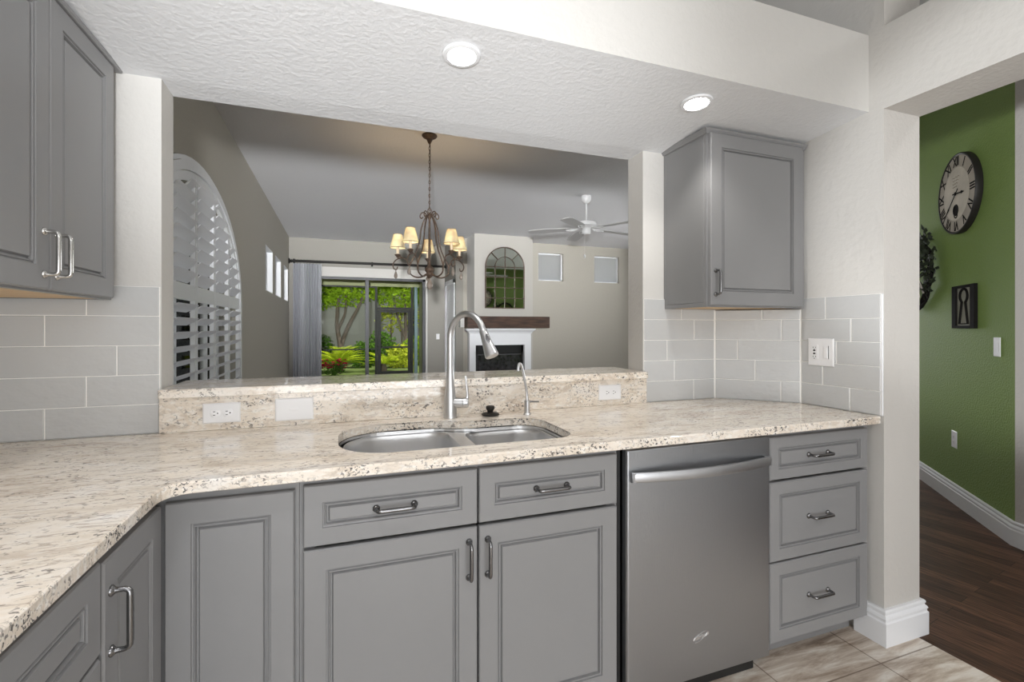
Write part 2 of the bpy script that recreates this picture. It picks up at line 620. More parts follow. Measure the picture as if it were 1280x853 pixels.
    def build(self, name, m, parent=None, smooth=True, angle=35, recalc=True, loc=None):
        if recalc:
            bmesh.ops.recalc_face_normals(self.bm, faces=self.bm.faces[:])
        me = bpy.data.meshes.new(name)
        if parent is not None:
            org = ORIGIN[parent.name]
        else:
            org = Vector(loc) if loc is not None else Vector((0, 0, 0))
        bmesh.ops.translate(self.bm, verts=self.bm.verts[:], vec=-org)
        self.bm.to_mesh(me)
        self.bm.free()
        if smooth:
            me.shade_smooth()
            me.set_sharp_from_angle(angle=math.radians(angle))
        for x in (m if isinstance(m, (list, tuple)) else [m]):
            me.materials.append(x)
        o = bpy.data.objects.new(name, me)
        C.objects.link(o)
        if parent is not None:
            o.parent = parent
        else:
            o.location = org
        ORIGIN[o.name] = org
        return o


def tag(o, label=None, cat=None, group=None, kind=None):
    if label:
        o['label'] = label
    if cat:
        o['category'] = cat
    if group:
        o['group'] = group
    if kind:
        o['kind'] = kind
    return o


def thing(name, loc, label, cat, group=None):
    o = bpy.data.objects.new(name, None)
    o.empty_display_size = 0.05
    o.location = loc
    C.objects.link(o)
    ORIGIN[o.name] = Vector(loc)
    return tag(o, label, cat, group)


def struct(o):
    o['kind'] = 'structure'
    return o


def V3(*a):
    return Vector(a)


def arc(cx, cy, r, a0, a1, n=10):
    return [(cx + r * math.cos(math.radians(a0 + (a1 - a0) * i / n)), cy + r * math.sin(math.radians(a0 + (a1 - a0) * i / n))) for i in range(n + 1)]


def smooth_path(pts, n=6):
    """Catmull-Rom through pts."""
    P = [Vector(p) for p in pts]
    out = []
    for i in range(len(P) - 1):
        p0, p1, p2, p3 = P[max(i - 1, 0)], P[i], P[i + 1], P[min(i + 2, len(P) - 1)]
        for k in range(n):
            t = k / n
            out.append(0.5 * ((2 * p1) + (p2 - p0) * t + (2 * p0 - 5 * p1 + 4 * p2 - p3) * t * t + (-p0 + 3 * p1 - 3 * p2 + p3) * t ** 3))
    out.append(P[-1])
    return out


F0 = -0.025          # floor level
TOP = 3.05           # ceiling level
ZC = 0.914           # worktop level

# ------------------------------------------------------------------ SETTING: floors, ceilings, walls
b = MB(); b.box(-1.04, 2.29, -3.0, 2.0, F0 - 0.06, F0)
struct(b.build('floor', M['floortile'], smooth=False))
b = MB(); b.box(2.29, 7.2, -3.0, 2.0, F0 - 0.06, F0); b.box(-0.935, 7.2, 2.0, 10.2, F0 - 0.06, F0)
struct(b.build('floor_wood', M['woodfloor'], smooth=False))
b = MB(); b.box(-1.2, 2.335, -3.15, 2.1, TOP, TOP + 0.55)
struct(b.build('ceiling', M['soffit'], smooth=False))
b = MB()
for bx in ((2.335, 7.35, -3.15, 2.1, TOP + 0.4), (3.6, 7.35, 2.1, 3.6, TOP + 0.4), (-1.2, 3.6, 2.1, 9.38, TOP), (3.6, 7.35, 3.6, 9.38, TOP), (-1.2, 2.3, 9.38, 10.35, TOP)):
    b.box(bx[0], bx[1], bx[2], bx[3], bx[4], TOP + 0.55)
struct(b.build('ceiling_living', M['gceil'], smooth=False))

# lowered soffit over the sink run and the run of wall cupboards (its underside rises a little towards the kitchen)
b = MB()
x0, x1 = -1.04, 2.11
sec = [(1.385, 2.195), (1.385, 2.52), (2.1, 2.52), (2.1, 2.143), (1.975, 2.147)]
b.loft([[V3(x0, y, z) for y, z in sec], [V3(x1, y, z) for y, z in sec]])
b.box(-1.04, -0.60, -3.0, 1.385, 2.195, 2.52)
o = b.build('ceiling_soffit', [M['soffit'], M['wall']], smooth=False)
for p in o.data.polygons:
    if abs(p.normal.z) < 0.5:
        p.material_index = 1
struct(o)

# wall between kitchen and dining room
b = MB()
b.box(-1.04, -0.585, 1.975, 2.1, F0, 2.3)
b.box(1.395, 2.11, 1.975, 2.1, F0, 2.3)
b.box(-0.585, 1.395, 1.975, 2.1, F0, 1.036)
b.box(-1.2, 2.11, 1.99, 2.1, 2.3, TOP)
o = b.build('wall_back', [M['wall'], M['jamb'], M['taupe']], smooth=False)
for p in o.data.polygons:
    if abs(p.normal.x) > 0.5:
        p.material_index = 1  # sides of the opening: wall paint with shade put into its colour
    elif p.normal.y > 0.5:
        p.material_index = 2
struct(o)
b = MB(); b.prism([(1.834, 1.975), (2.11, 1.699), (2.11, 1.975)], [], lambda u, v: V3(u, v, ZC - 0.03), (0, 0, 1.372 - ZC + 0.03 - 0.002))
struct(b.build('wall_corner', M['wall'], smooth=False))
b = MB()
b.box(2.11, 2.335, 1.325, 2.1, F0, TOP)
b.box(2.11, 2.335, 0.1, 1.325, 2.184, 2.526)
b.box(2.11, 2.335, -3.0, 0.1, F0, 2.526)
o = b.build('wall_right', [M['wall'], M['jamb']], smooth=False)
for p in o.data.polygons:
    if p.normal.y < -0.5 or p.normal.z < -0.5:
        p.material_index = 1  # jamb end and header underside: darker copy of the wall paint as shade
struct(o)
b = MB(); b.box(-1.19, -1.04, -3.0, 2.1, F0, TOP)
struct(b.build('wall_left', M['wall'], smooth=False))
b = MB(); b.box(-1.19, 7.2, -3.15, -3.0, F0, TOP + 0.4)
struct(b.build('wall_rear', M['wall'], smooth=False))

# dining room left wall with an arched window and three small high windows
AY, AA, AZ, AB = 3.94, 1.26, 1.5, 0.84


def ell(a, bb, n=28):
    return [(AY + a * math.cos(PI * i / n), AZ + bb * math.sin(PI * i / n)) for i in range(n + 1)]


arch_hole = [(AY - AA, 0.45), (AY + AA, 0.45)] + ell(AA, AB)
small_w = [(7.10, 7.83), (8.12, 8.88), (9.30, 10.02)]
holes = [arch_hole] + [[(a, 1.78), (c, 1.78), (c, 2.40), (a, 2.40)] for a, c in small_w]
b = MB()
b.prism([(2.1, F0), (10.35, F0), (10.35, TOP), (2.1, TOP)], holes, lambda u, v: V3(-0.935, u, v), (-0.22, 0, 0))
struct(b.build('wall_dining', M['taupe'], smooth=False))
for i, (a, c) in enumerate(small_w):
    b = MB()
    for bx in ((a, a + 0.012, 1.78, 2.40), (c - 0.012, c, 1.78, 2.40), (a, c, 1.78, 1.792), (a, c, 2.388, 2.40)):
        b.box(-1.15, -0.938, bx[0], bx[1], bx[2], bx[3])
    o = struct(b.build('window_%d' % (2 + i), M['trim'], smooth=False))
    MB().box(-1.125, -1.115, a + 0.02, c - 0.02, 1.79, 2.39).build('pane', M['frost'], o, smooth=False)

# arched window frame
b = MB()
b.prism(arch_hole, [[(AY - AA + 0.05, 0.5), (AY + AA - 0.05, 0.5)] + ell(AA - 0.05, AB - 0.05)], lambda u, v: V3(-1.12, u, v), (0.04, 0, 0))
for yy in (3.1, 3.94, 4.78):
    b.box(-1.115, -1.085, yy - 0.02, yy + 0.02, 0.48, 1.55 + (0.75 if yy == 3.94 else 0.55))
o = struct(b.build('window_1', M['trim'], smooth=False))
b = MB(); b.prism([(AY - AA + 0.04, 0.49), (AY + AA - 0.04, 0.49)] + ell(AA - 0.04, AB - 0.04), [], lambda u, v: V3(-1.105, u, v), (0.006, 0, 0))
b.build('pane', M['glass'], o, smooth=False)

# far wall with sliding door opening, side return, fireplace wall
b = MB()
b.prism([(-1.15, F0), (2.14, F0), (2.14, TOP), (-1.15, TOP)], [[(-0.80, F0 + 0.005), (1.72, F0 + 0.005), (1.72, 2.31), (-0.80, 2.31)]], lambda u, v: V3(u, 10.2, v), (0, 0.15, 0))
struct(b.build('wall_far', M['far'], smooth=False))
b = MB()
b.prism([(9.18, F0), (10.35, F0), (10.35, TOP), (9.18, TOP)], [], lambda u, v: V3(2.14, u, v), (0.15, 0, 0))
struct(b.build('wall_return', M['far'], smooth=False))
hi_w = [(3.905, 4.48), (5.234, 5.862)]
b = MB()
b.prism([(2.29, F0), (7.2, F0), (7.2, TOP), (2.29, TOP)], [[(a, 2.27), (c, 2.27), (c, 2.855), (a, 2.855)] for a, c in hi_w], lambda u, v: V3(u, 9.18, v), (0, 0.2, 0))
struct(b.build('wall_fireplace', M['taupe'], smooth=False))
for i, (a, c) in enumerate(hi_w):
    b = MB()
    for bx in ((a, a + 0.025, 2.27, 2.855), (c - 0.025, c, 2.27, 2.855), (a, c, 2.27, 2.295), (a, c, 2.83, 2.855)):
        b.box(bx[0], bx[1], 9.24, 9.29, bx[2], bx[3])
    o = struct(b.build('window_%d' % (5 + i), M['trim'], smooth=False))
    MB().box(a + 0.02, c - 0.02, 9.26, 9.27, 2.29, 2.84).build('pane', M['frost'], o, smooth=False)
# chimney breast
b = MB()
b.box(2.366, 3.547, 8.62, 9.18, F0, TOP)
o = b.build('wall_chimney_breast', [M['greige'], M['wall']], smooth=False)
for p in o.data.polygons:
    if p.normal.x < -0.5:
        p.material_index = 1
struct(o)
b = MB(); b.box(7.2, 7.35, -3.0, 10.35, F0, TOP + 0.4)
struct(b.build('wall_living_side', M['greige'], smooth=False))

# green diagonal wall and its beige neighbour
GA = V3(4.7724, 2.7109, 0)
GD = V3(-0.67780, -0.73525, 0)
GN = V3(-0.73525, 0.67780, 0)
GB = GA + GD * 1.434
gs = GA - GD * 3.0


def gxf(t, z, off=0.0):
    """local frame on the green wall: x along the wall, y up, z out of it."""
    p = GA + GD * t + GN * off
    m = Matrix.Identity(4)
    for r in range(3):
        m[r][0] = GD[r]
        m[r][1] = (0, 0, 1)[r]
        m[r][2] = GN[r]
        m[r][3] = (p.x, p.y, z)[r]
    return m


b = MB()
b.prism([(gs.x, gs.y), (GB.x, GB.y), (GB.x - GN.x * 0.15, GB.y - GN.y * 0.15), (gs.x - GN.x * 0.15, gs.y - GN.y * 0.15)], [], lambda u, v: V3(u, v, F0), (0, 0, TOP + 0.4 - F0))
struct(b.build('wall_green', M['green'], smooth=False))
b = MB(); b.prism([(GB.x, GB.y), (GB.x - 0.03, GB.y - 0.09), (GB.x - 0.03, -3.0), (GB.x + 0.2, -3.0), (GB.x + 0.2, GB.y)], [], lambda u, v: V3(u, v, F0), (0, 0, TOP + 0.4 - F0))
struct(b.build('wall_hall', M['jamb'], smooth=False))
b = MB(); b.box(7.0, 7.2, 4.5, 5.2, F0, TOP)
struct(b.build('wall_living_corner', M['greige'], smooth=False))

# baseboards
BP = [(0, F0), (0.023, F0), (0.023, F0 + 0.094), (0.0185, F0 + 0.099), (0.0185, F0 + 0.107), (0.0215, F0 + 0.111), (0.0185, F0 + 0.119), (0.0130, F0 + 0.124), (0.0130, F0 + 0.129), (0.0155, F0 + 0.132), (0.0155, F0 + 0.139), (0.011, F0 + 0.144), (0, F0 + 0.144)]
b = MB(); b.sweep([(2.335, 2.1), (2.335, 1.325), (2.11, 1.325), (2.11, 1.432)], [(o_, z) for o_, z in BP])
struct(b.build('baseboard_jamb', M['trim'], smooth=False))
b = MB(); b.sweep([(gs.x, gs.y), (GB.x, GB.y), (GB.x - 0.03, GB.y - 0.09), (GB.x - 0.03, -2.9)], [(-o_, z) for o_, z in BP])
struct(b.build('baseboard_hall', M['trim']))

# glazed wall tiles: real tiles with grout behind
ROWS = [(ZC + 0.0015 + 0.1014 * k, ZC + 0.1014 * (k + 1) - 0.0015) for k in range(5)]


def tile_panel(name, O, U, N, length, joints, zmax=9, e0=0.0, e1=0.0):
    O, U, N = Vector(O), Vector(U), Vector(N)
    b = MB()
    g = 0.002
    for (za, zb), js in zip(ROWS, joints):
        if za > zmax:
            break
        zb = min(zb, zmax)
        xs = [e0] + sorted(js) + [length - e1]
        for a, c in zip(xs[:-1], xs[1:]):
            if c - a < 0.008:
                continue
            b.panel(O + U * (a + g) + V3(0, 0, za), U, V3(0, 0, 1), N, c - a - 2 * g, zb - za, [(0, 0.0), (0, 0.0062), (0.0018, 0.008)])
    b.mi = 1
    b.panel(O + V3(0, 0, ZC), U, V3(0, 0, 1), N, length, min(0.507, zmax - ZC), [(0, 0.0005), (0, 0.0052)])
    return struct(b.build(name, [M['tile'], M['grout']], smooth=False))


def cont(first, length, step=0.307):
    out = []
    x = first
    while x > 0.03:
        x -= step
    x += step
    while x < length - 0.01:
        out.append(x)
        x += step
    return out


XL = -1.04
LL = -0.5885 - XL
tile_panel('trim_1', (XL, 1.975, 0), (1, 0, 0), (0, -1, 0), LL,
           [[-0.902 - XL], [-0.793 - XL], [-0.71 - XL], [-0.902 - XL], [-0.793 - XL]])
LB = 1.834 - 1.3975
tile_panel('trim_2', (1.3975, 1.975, 0), (1, 0, 0), (0, -1, 0), LB,
           [[1.697 - 1.3975], [1.578 - 1.3975], [1.534 - 1.3975], [1.700 - 1.3975], [1.622 - 1.3975]], 9, 0.0, 0.0055)
dd = 1 / math.sqrt(2)
LCd = 0.276 * math.sqrt(2)
tile_panel('trim_3', (1.834, 1.975, 0), (dd, -dd, 0), (-dd, -dd, 0), LCd,
           [[0.303], [0.190], [0.110], [0.306], [0.22]], 1.368, 0.0055, 0.0055)
LD = 1.699 - 1.332
tile_panel('trim_4', (2.11, 1.699, 0), (0, -1, 0), (-1, 0, 0), LD,
           [[1.699 - 1.459], [1.699 - 1.584], [1.699 - 1.52], [1.699 - 1.455], [1.699 - 1.572]], 9, 0.0055, 0.0)
b = MB(); b.box(2.102, 2.11, 1.326, 1.331, ZC, 1.42, 0.001)
struct(b.build('trim_5', M['trim'], smooth=False))

# ------------------------------------------------------------------ cabinets
PROF_T = 0.021


def door_prof(ins, t=PROF_T):
    return [(0, 0), (0, t - 0.004), (0.003, t), (ins, t), (ins + 0.001, t - 0.005), (ins + 0.0045, t - 0.0055), (ins + 0.007, t - 0.0015),
            (ins + 0.0085, t - 0.0015), (ins + 0.0105, t - 0.011), (ins + 0.0145, t - 0.011), (ins + 0.0185, t - 0.003)]


def front(name, parent, O, U, N, w, h, ins=0.055):
    return MB().panel(O, U, (0, 0, 1), N, w, h, door_prof(ins)).build(name, M['cab'], parent, smooth=False)


def handle(parent, P, U, N, L=0.104, m='gunmetal', sag=0.0):
    P, U, N = Vector(P), Vector(U).normalized(), Vector(N).normalized()
    W_ = U.cross(N)
    b = MB()
    for s in (-1, 1):
        c = P + U * (s * L / 2)
        loops = []
        for hw, dp in ((0.0105, 0), (0.0105, 0.003), (0.008, 0.0055), (0.0058, 0.008)):
            loops.append([c + U * (hw * math.cos(PI / 8 + PI / 4 * k)) + W_ * (hw * math.sin(PI / 8 + PI / 4 * k)) + N * dp for k in range(8)])
        b.loft(loops)
    D = 0.030
    pts = []
    for s in (-1, 1):
        c = P + U * (s * L / 2)
        seq = [c + N * 0.004, c + N * 0.012, c + N * 0.021, c + N * 0.0265 - U * (s * 0.002), c + N * 0.0295 - U * (s * 0.006), c + N * D - U * (s * 0.014)]
        pts += seq if s == -1 else seq[::-1]
    rr = [0.0068, 0.005, 0.0048, 0.0052, 0.0055, 0.0058]
    b.tube(pts, rr + rr[::-1], 10)
    return b.build('handle', M[m], parent, smooth=True, angle=50)


def carcass(parent, x0, x1, y0, y1, z0, z1, face='-y', toe=0.075, toe_h=0.10, name='carcass'):
    """open box: two sides, bottom, back, top rails, face frame and recessed toe kick."""
    b = MB()
    t = 0.018
    if face == '-y':
        b.box(x0, x0 + t, y0 + 0.02, y1, z0 + toe_h, z1)
        b.box(x1 - t, x1, y0 + 0.02, y1, z0 + toe_h, z1)
        b.box(x0 + t, x1 - t, y0 + 0.02, y1, z0 + toe_h, z0 + toe_h + t)
        b.box(x0 + t, x1 - t, y1 - 0.008, y1, z0 + toe_h, z1)
        b.box(x0, x0 + 0.038, y0, y0 + 0.02, z0 + toe_h, z1)
        b.box(x1 - 0.038, x1, y0, y0 + 0.02, z0 + toe_h, z1)
        b.box(x0 + 0.038, x1 - 0.038, y0, y0 + 0.02, z1 - 0.036, z1)
        b.box(x0 + 0.038, x1 - 0.038, y0, y0 + 0.02, z0 + toe_h, z0 + toe_h + 0.03)
        b.box(x0, x1, y0 + toe, y0 + toe + 0.015, z0, z0 + toe_h)
    else:  # faces +x, x1 is the face
        b.box(x0, x1 - 0.02, y0, y0 + t, z0 + toe_h, z1)
        b.box(x0, x1 - 0.02, y1 - t, y1, z0 + toe_h, z1)
        b.box(x0, x1 - 0.02, y0 + t, y1 - t, z0 + toe_h, z0 + toe_h + t)
        b.box(x0, x0 + 0.008, y0 + t, y1 - t, z0 + toe_h, z1)
        b.box(x1 - 0.02, x1, y0, y0 + 0.038, z0 + toe_h, z1)
        b.box(x1 - 0.02, x1, y1 - 0.038, y1, z0 + toe_h, z1)
        b.box(x1 - 0.02, x1, y0 + 0.038, y1 - 0.038, z1 - 0.036, z1)
        b.box(x1 - 0.02, x1, y0 + 0.038, y1 - 0.038, z0 + toe_h, z0 + toe_h + 0.03)
        b.box(x1 - toe - 0.015, x1 - toe, y0, y1, z0, z0 + toe_h)
    return b.build(name, M['cab'], parent, smooth=False)


CT = 0.884            # top of carcasses
YF = 1.381            # face-frame plane of the sink run
XU, NY = (1, 0, 0), (0, -1, 0)

# blind corner cabinet with one plain panel door
c = thing('corner_cabinet', (-0.26, 1.6, F0), 'grey corner base cabinet with one tall plain door and no handle', 'cabinet')
carcass(c, -0.42, -0.102, YF, 1.955, F0, CT - 0.008)
front('door', c, (-0.398, YF, 0.088), XU, NY, 0.286, 0.766, 0.055)

# sink base cabinet
c = thing('sink_base_cabinet', (0.39, 1.6, F0), 'wide grey base cabinet under the sink with two drawer fronts over two doors', 'cabinet')
carcass(c, -0.101, 0.870, YF, 1.955, F0, CT - 0.008)
d = front('drawer', c, (-0.091, YF, 0.699), XU, NY, 0.474, 0.163, 0.047)
handle(d, (0.146, YF - 0.0185, 0.7805), XU, NY)
d = front('drawer', c, (0.388, YF, 0.699), XU, NY, 0.473, 0.163, 0.047)
handle(d, (0.6245, YF - 0.0185, 0.7805), XU, NY)
d = front('door', c, (-0.091, YF, 0.088), XU, NY, 0.474, 0.602, 0.056)
handle(d, (0.357, YF - PROF_T, 0.597), (0, 0, 1), NY)
d = front('door', c, (0.388, YF, 0.088), XU, NY, 0.473, 0.602, 0.056)
handle(d, (0.4145, YF - PROF_T, 0.597), (0, 0, 1), NY)

# drawer base by the doorway
c = thing('drawer_cabinet', (1.81, 1.6, F0), 'grey three-drawer base cabinet between the dishwasher and the doorway', 'cabinet')
carcass(c, 1.527, 2.092, YF, 1.69, F0, CT - 0.008, toe_h=0.10)
MB().box(2.066, 2.092, YF - 0.001, YF + 0.019, F0 + 0.10, CT - 0.008).build('filler_strip', M['cab'], c, smooth=False)
for z0, hh, ins in ((0.699, 0.163, 0.040), (0.388, 0.302, 0.046), (0.080, 0.301, 0.046)):
    d = front('drawer', c, (1.5295, YF, z0), XU, NY, 0.534, hh, ins)
    handle(d, (1.783, YF - PROF_T + 0.0025, z0 + hh / 2 + 0.001), XU, NY)

# left run: door cabinet and drawer cabinet, faces at x = -0.42 looking towards +X
XF = -0.421
c = thing('base_door_cabinet', (-0.72, 1.2, F0), 'narrow grey base cabinet with a single handled door next to the inside corner', 'cabinet')
carcass(c, -1.035, XF, 1.052, 1.375, F0, CT - 0.008, face='+x')
d = front('door', c, (XF, 1.058, 0.088), (0, 1, 0), (1, 0, 0), 0.292, 0.766, 0.055)
handle(d, (XF + PROF_T, 1.083, 0.735), (0, 0, 1), (1, 0, 0), 0.112)
c = thing('base_drawer_cabinet', (-0.72, 0.75, F0), 'grey base cabinet with a top drawer, nearest the camera under the worktop', 'cabinet')
carcass(c, -1.035, XF, 0.44, 1.051, F0, CT - 0.008, face='+x')
d = front('drawer', c, (XF, 0.446, 0.699), (0, 1, 0), (1, 0, 0), 0.599, 0.163, 0.047)
handle(d, (XF + 0.0185, 0.745, 0.7805), (0, 1, 0), (1, 0, 0))
d = front('door', c, (XF, 0.446, 0.088), (0, 1, 0), (1, 0, 0), 0.599, 0.602, 0.056)

# wall cupboard on the left
XW = -0.722
c = thing('wall_cupboard', (-0.88, 1.56, 1.372), 'tall grey two-door wall cupboard over the tiled corner beside the arched window', 'cupboard')
b = MB()
for y0, y1 in ((1.14, 1.158), (1.942, 1.96)):
    b.box(-1.035, XW - 0.02, y0, y1, 1.372, 2.15)
b.box(-1.035, XW - 0.02, 1.158, 1.942, 2.132, 2.15)
b.box(-1.035, -1.027, 1.158, 1.942, 1.372, 2.132)
b.box(XW - 0.02, XW, 1.14, 1.175, 1.372, 2.15)
b.box(XW - 0.02, XW, 1.925, 1.96, 1.372, 2.15)
b.box(XW - 0.02, XW, 1.175, 1.925, 1.372, 1.40)
b.box(XW - 0.02, XW, 1.175, 1.925, 2.10, 2.15)
b.build('carcass', M['cab'], c, smooth=False)
MB().box(-1.026, XW - 0.021, 1.159, 1.941, 1.374, 1.384).build('bottom_board', M['under'], c, smooth=False)
MB().panel((XW - 0.005, 1.135, 2.142), (0, 1, 0), (0, 0, 1), (1, 0, 0), 0.835, 0.016, [(0, 0), (0, 0.03), (0.003, 0.034)]).build('top_moulding', M['cab'], c, smooth=False)
d = front('door', c, (XW, 1.158, 1.377), (0, 1, 0), (1, 0, 0), 0.3945, 0.762, 0.058)
handle(d, (XW + PROF_T, 1.527, 1.468), (0, 0, 1), (1, 0, 0), 0.108, 'pewter')
d = front('door', c, (XW, 1.5565, 1.377), (0, 1, 0), (1, 0, 0), 0.367, 0.762, 0.058)
handle(d, (XW + PROF_T, 1.585, 1.468), (0, 0, 1), (1, 0, 0), 0.108, 'pewter')

# wall cupboard on the right
YW = 1.680
c = thing('wall_cupboard', (1.81, 1.83, 1.372), 'grey single-door wall cupboard under the soffit above the double switch plate', 'cupboard')
b = MB()
b.box(1.520, 1.538, YW + 0.02, 1.974, 1.372, 2.148)
b.box(2.086, 2.104, YW + 0.02, 1.974, 1.372, 2.148)
b.box(1.538, 2.086, YW + 0.02, 1.974, 2.13, 2.148)
b.box(1.538, 2.086, 1.966, 1.974, 1.372, 2.13)
b.box(1.520, 1.556, YW, YW + 0.02, 1.372, 2.148)
b.box(2.066, 2.104, YW, YW + 0.02, 1.372, 2.148)
b.box(1.556, 2.066, YW, YW + 0.02, 1.372, 1.40)
b.box(1.556, 2.066, YW, YW + 0.02, 2.10, 2.148)
b.build('carcass', M['cab'], c, smooth=False)
MB().panel((1.520, 1.973, 1.373), (0, -1, 0), (0, 0, 1), (-1, 0, 0), 1.973 - YW, 0.775, [(0, 0), (0, 0.003), (0.016, 0.003), (0.018, 0.001), (0.020, 0.003)]).build('end_panel', M['cab'], c, smooth=False)
MB().box(1.539, 2.085, YW + 0.021, 1.965, 1.374, 1.384).build('bottom_board', M['under'], c, smooth=False)
b = MB()
b.sweep([(2.104, YW), (1.517, YW), (1.517, 1.974)], [(-0.004, 2.134), (0.006, 2.134), (0.010, 2.142), (0.016, 2.150), (0.018, 2.156), (-0.004, 2.156)])
b.build('top_moulding', M['cab'], c, smooth=False)
d = front('door', c, (1.5235, YW, 1.378), XU, NY, 0.548, 0.757, 0.060)
handle(d, (1.549, YW - PROF_T, 1.478), (0, 0, 1), NY, 0.104)

# ------------------------------------------------------------------ worktop, splash, bar ledge
sink_out = (arc(0.155, 1.59, 0.160, 270, 180, 10) + arc(0.155, 1.702, 0.160, 180, 90, 10)
            + [(0.30, 1.862), (0.345, 1.858), (0.385, 1.845), (0.42, 1.825), (0.455, 1.812), (0.50, 1.805)]
            + arc(0.655, 1.705, 0.100, 90, 0, 8) + arc(0.675, 1.51, 0.080, 0, -90, 8))


def offset_loop(lp, d):
    n = len(lp)
    out = []
    for i in range(n):
        p0, p1, p2 = Vector(lp[i - 1]), Vector(lp[i]), Vector(lp[(i + 1) % n])
        a = (p1 - p0).normalized() if (p1 - p0).length > 1e-7 else (p2 - p1).normalized()
        c_ = (p2 - p1).normalized() if (p2 - p1).length > 1e-7 else a
        nn = Vector((-a.y, a.x)) + Vector((-c_.y, c_.x))
        nn.normalize()
        out.append((p1.x + nn.x * d, p1.y + nn.y * d))
    return out


outer = [(-1.038, 1.966), (-1.038, 0.0), (-0.385, 0.0), (-0.385, 1.268), (-0.381, 1.289), (-0.369, 1.309), (-0.351, 1.321), (-0.330, 1.325),
         (2.088, 1.325), (2.095, 1.328), (2.1005, 1.335), (2.1005, 1.697), (1.832, 1.966)]
t = bmesh.new()
b = MB()
inset_o = offset_loop(outer, 0.004)
b.prism(inset_o, [sink_out], lambda u, v: V3(u, v, ZC), (0, 0, -0.004))
b2 = MB()
lo = [[V3(x, y, ZC - 0.0004) for x, y in offset_loop(outer, 0.0042)], [V3(x, y, ZC - 0.0012) for x, y in offset_loop(outer, 0.0018)], [V3(x, y, ZC - 0.004) for x, y in outer],
      [V3(x, y, CT + 0.002) for x, y in outer], [V3(x, y, CT) for x, y in offset_loop(outer, 0.002)]]
b.loft(lo, True, False, False)
so = sink_out
b.loft([[V3(x, y, ZC - 0.002) for x, y in so], [V3(x, y, CT) for x, y in so]], True, False, False)
b.prism(offset_loop(outer, 0.002), [sink_out], lambda u, v: V3(u, v, CT + 0.003), (0, 0, -0.003))
o = b.build('worktop', [M['granite'], M['granite_e']], None, smooth=False)
for p in o.data.polygons:
    if abs(p.normal.z) < 0.9:
        p.material_index = 1
tag(o, 'L-shaped speckled cream granite worktop around the sink', 'worktop')
b2.bm.free(); t.free()

b = MB(); b.box(-0.586, 1.402, 1.953, 1.974, ZC + 0.0005, 1.0355, 0.001)
tag(b.build('granite_upstand', M['granite_v'], None, smooth=False), 'low speckled granite upstand behind the faucet holding the outlets', 'backsplash')
b = MB()
ledge = [(-0.5835, 2.25), (-0.583, 1.932), (-0.578, 1.927), (1.388, 1.927), (1.394, 1.932), (1.394, 2.25)]
b.loft([[V3(x, y, 1.0365) for x, y in offset_loop(ledge, 0.002)], [V3(x, y, 1.0385) for x, y in ledge], [V3(x, y, 1.064) for x, y in ledge], [V3(x, y, 1.067) for x, y in offset_loop(ledge, 0.003)]])
tag(b.build('bar_ledge', M['granite_v'], None, smooth=False), 'long raised granite bar ledge capping the half wall below the pass-through', 'bar ledge')

# ------------------------------------------------------------------ sink
c = thing('kitchen_sink', (0.38, 1.64, 0.68), 'double-bowl brushed steel undermount sink set in the granite worktop', 'sink')
bl = (arc(0.165, 1.590, 0.155, 270, 180, 8) + arc(0.165, 1.702, 0.155, 180, 90, 8) + [(0.29, 1.857)]
      + arc(0.310, 1.777, 0.078, 85, 0, 7) + arc(0.322, 1.51, 0.066, 0, -90, 7) + [(0.25, 1.437)])
br_ = (arc(0.515, 1.51, 0.075, 270, 180, 7) + arc(0.515, 1.725, 0.075, 180, 90, 7) + [(0.58, 1.80)]
       + arc(0.655, 1.708, 0.092, 90, 0, 7) + arc(0.668, 1.515, 0.079, 0, -90, 7) + [(0.60, 1.436)])


def centroid(lp):
    return (sum(p[0] for p in lp) / len(lp), sum(p[1] for p in lp) / len(lp))


def scaled(lp, d):
    cx, cy = centroid(lp)
    out = []
    for x, y in lp:
        v = Vector((x - cx, y - cy))
        L = v.length
        v = v * max(0.02, (L - d) / L)
        out.append((cx + v.x, cy + v.y))
    return out


for lp, depth in ((bl, 0.20), (br_, 0.175)):
    b = MB()
    z = 0.874
    prof = [(0.0, 0), (0.002, -0.003), (0.006, -0.02), (0.010, -depth + 0.04), (0.016, -depth + 0.018), (0.032, -depth + 0.005), (0.055, -depth), (0.12, -depth - 0.004)]
    loops = [[V3(x, y, z + dz) for x, y in scaled(lp, d_)] for d_, dz in prof]
    b.loft(loops, True, False, True)
    bo = b.build('bowl', M['steel'], c, smooth=True, angle=60)
    cx, cy = centroid(lp)
    MB().lathe([(0.0, 0.004), (0.03, 0.003), (0.043, 0.004), (0.045, 0.0), (0.045, -0.01)], (cx, cy, z - depth + 0.001), 24).build('drain', M['nickel'], bo)
b = MB()
b.prism(offset_loop(sink_out, -0.018), [bl, br_], lambda u, v: V3(u, v, 0.8735), (0, 0, 0.0015))
b.loft([[V3(x, y, 0.8745) for x, y in offset_loop(sink_out, -0.004)], [V3(x, y, 0.8835) for x, y in offset_loop(sink_out, -0.003)]], True, False, False)
b.build('rim', M['steel'], c, smooth=False)

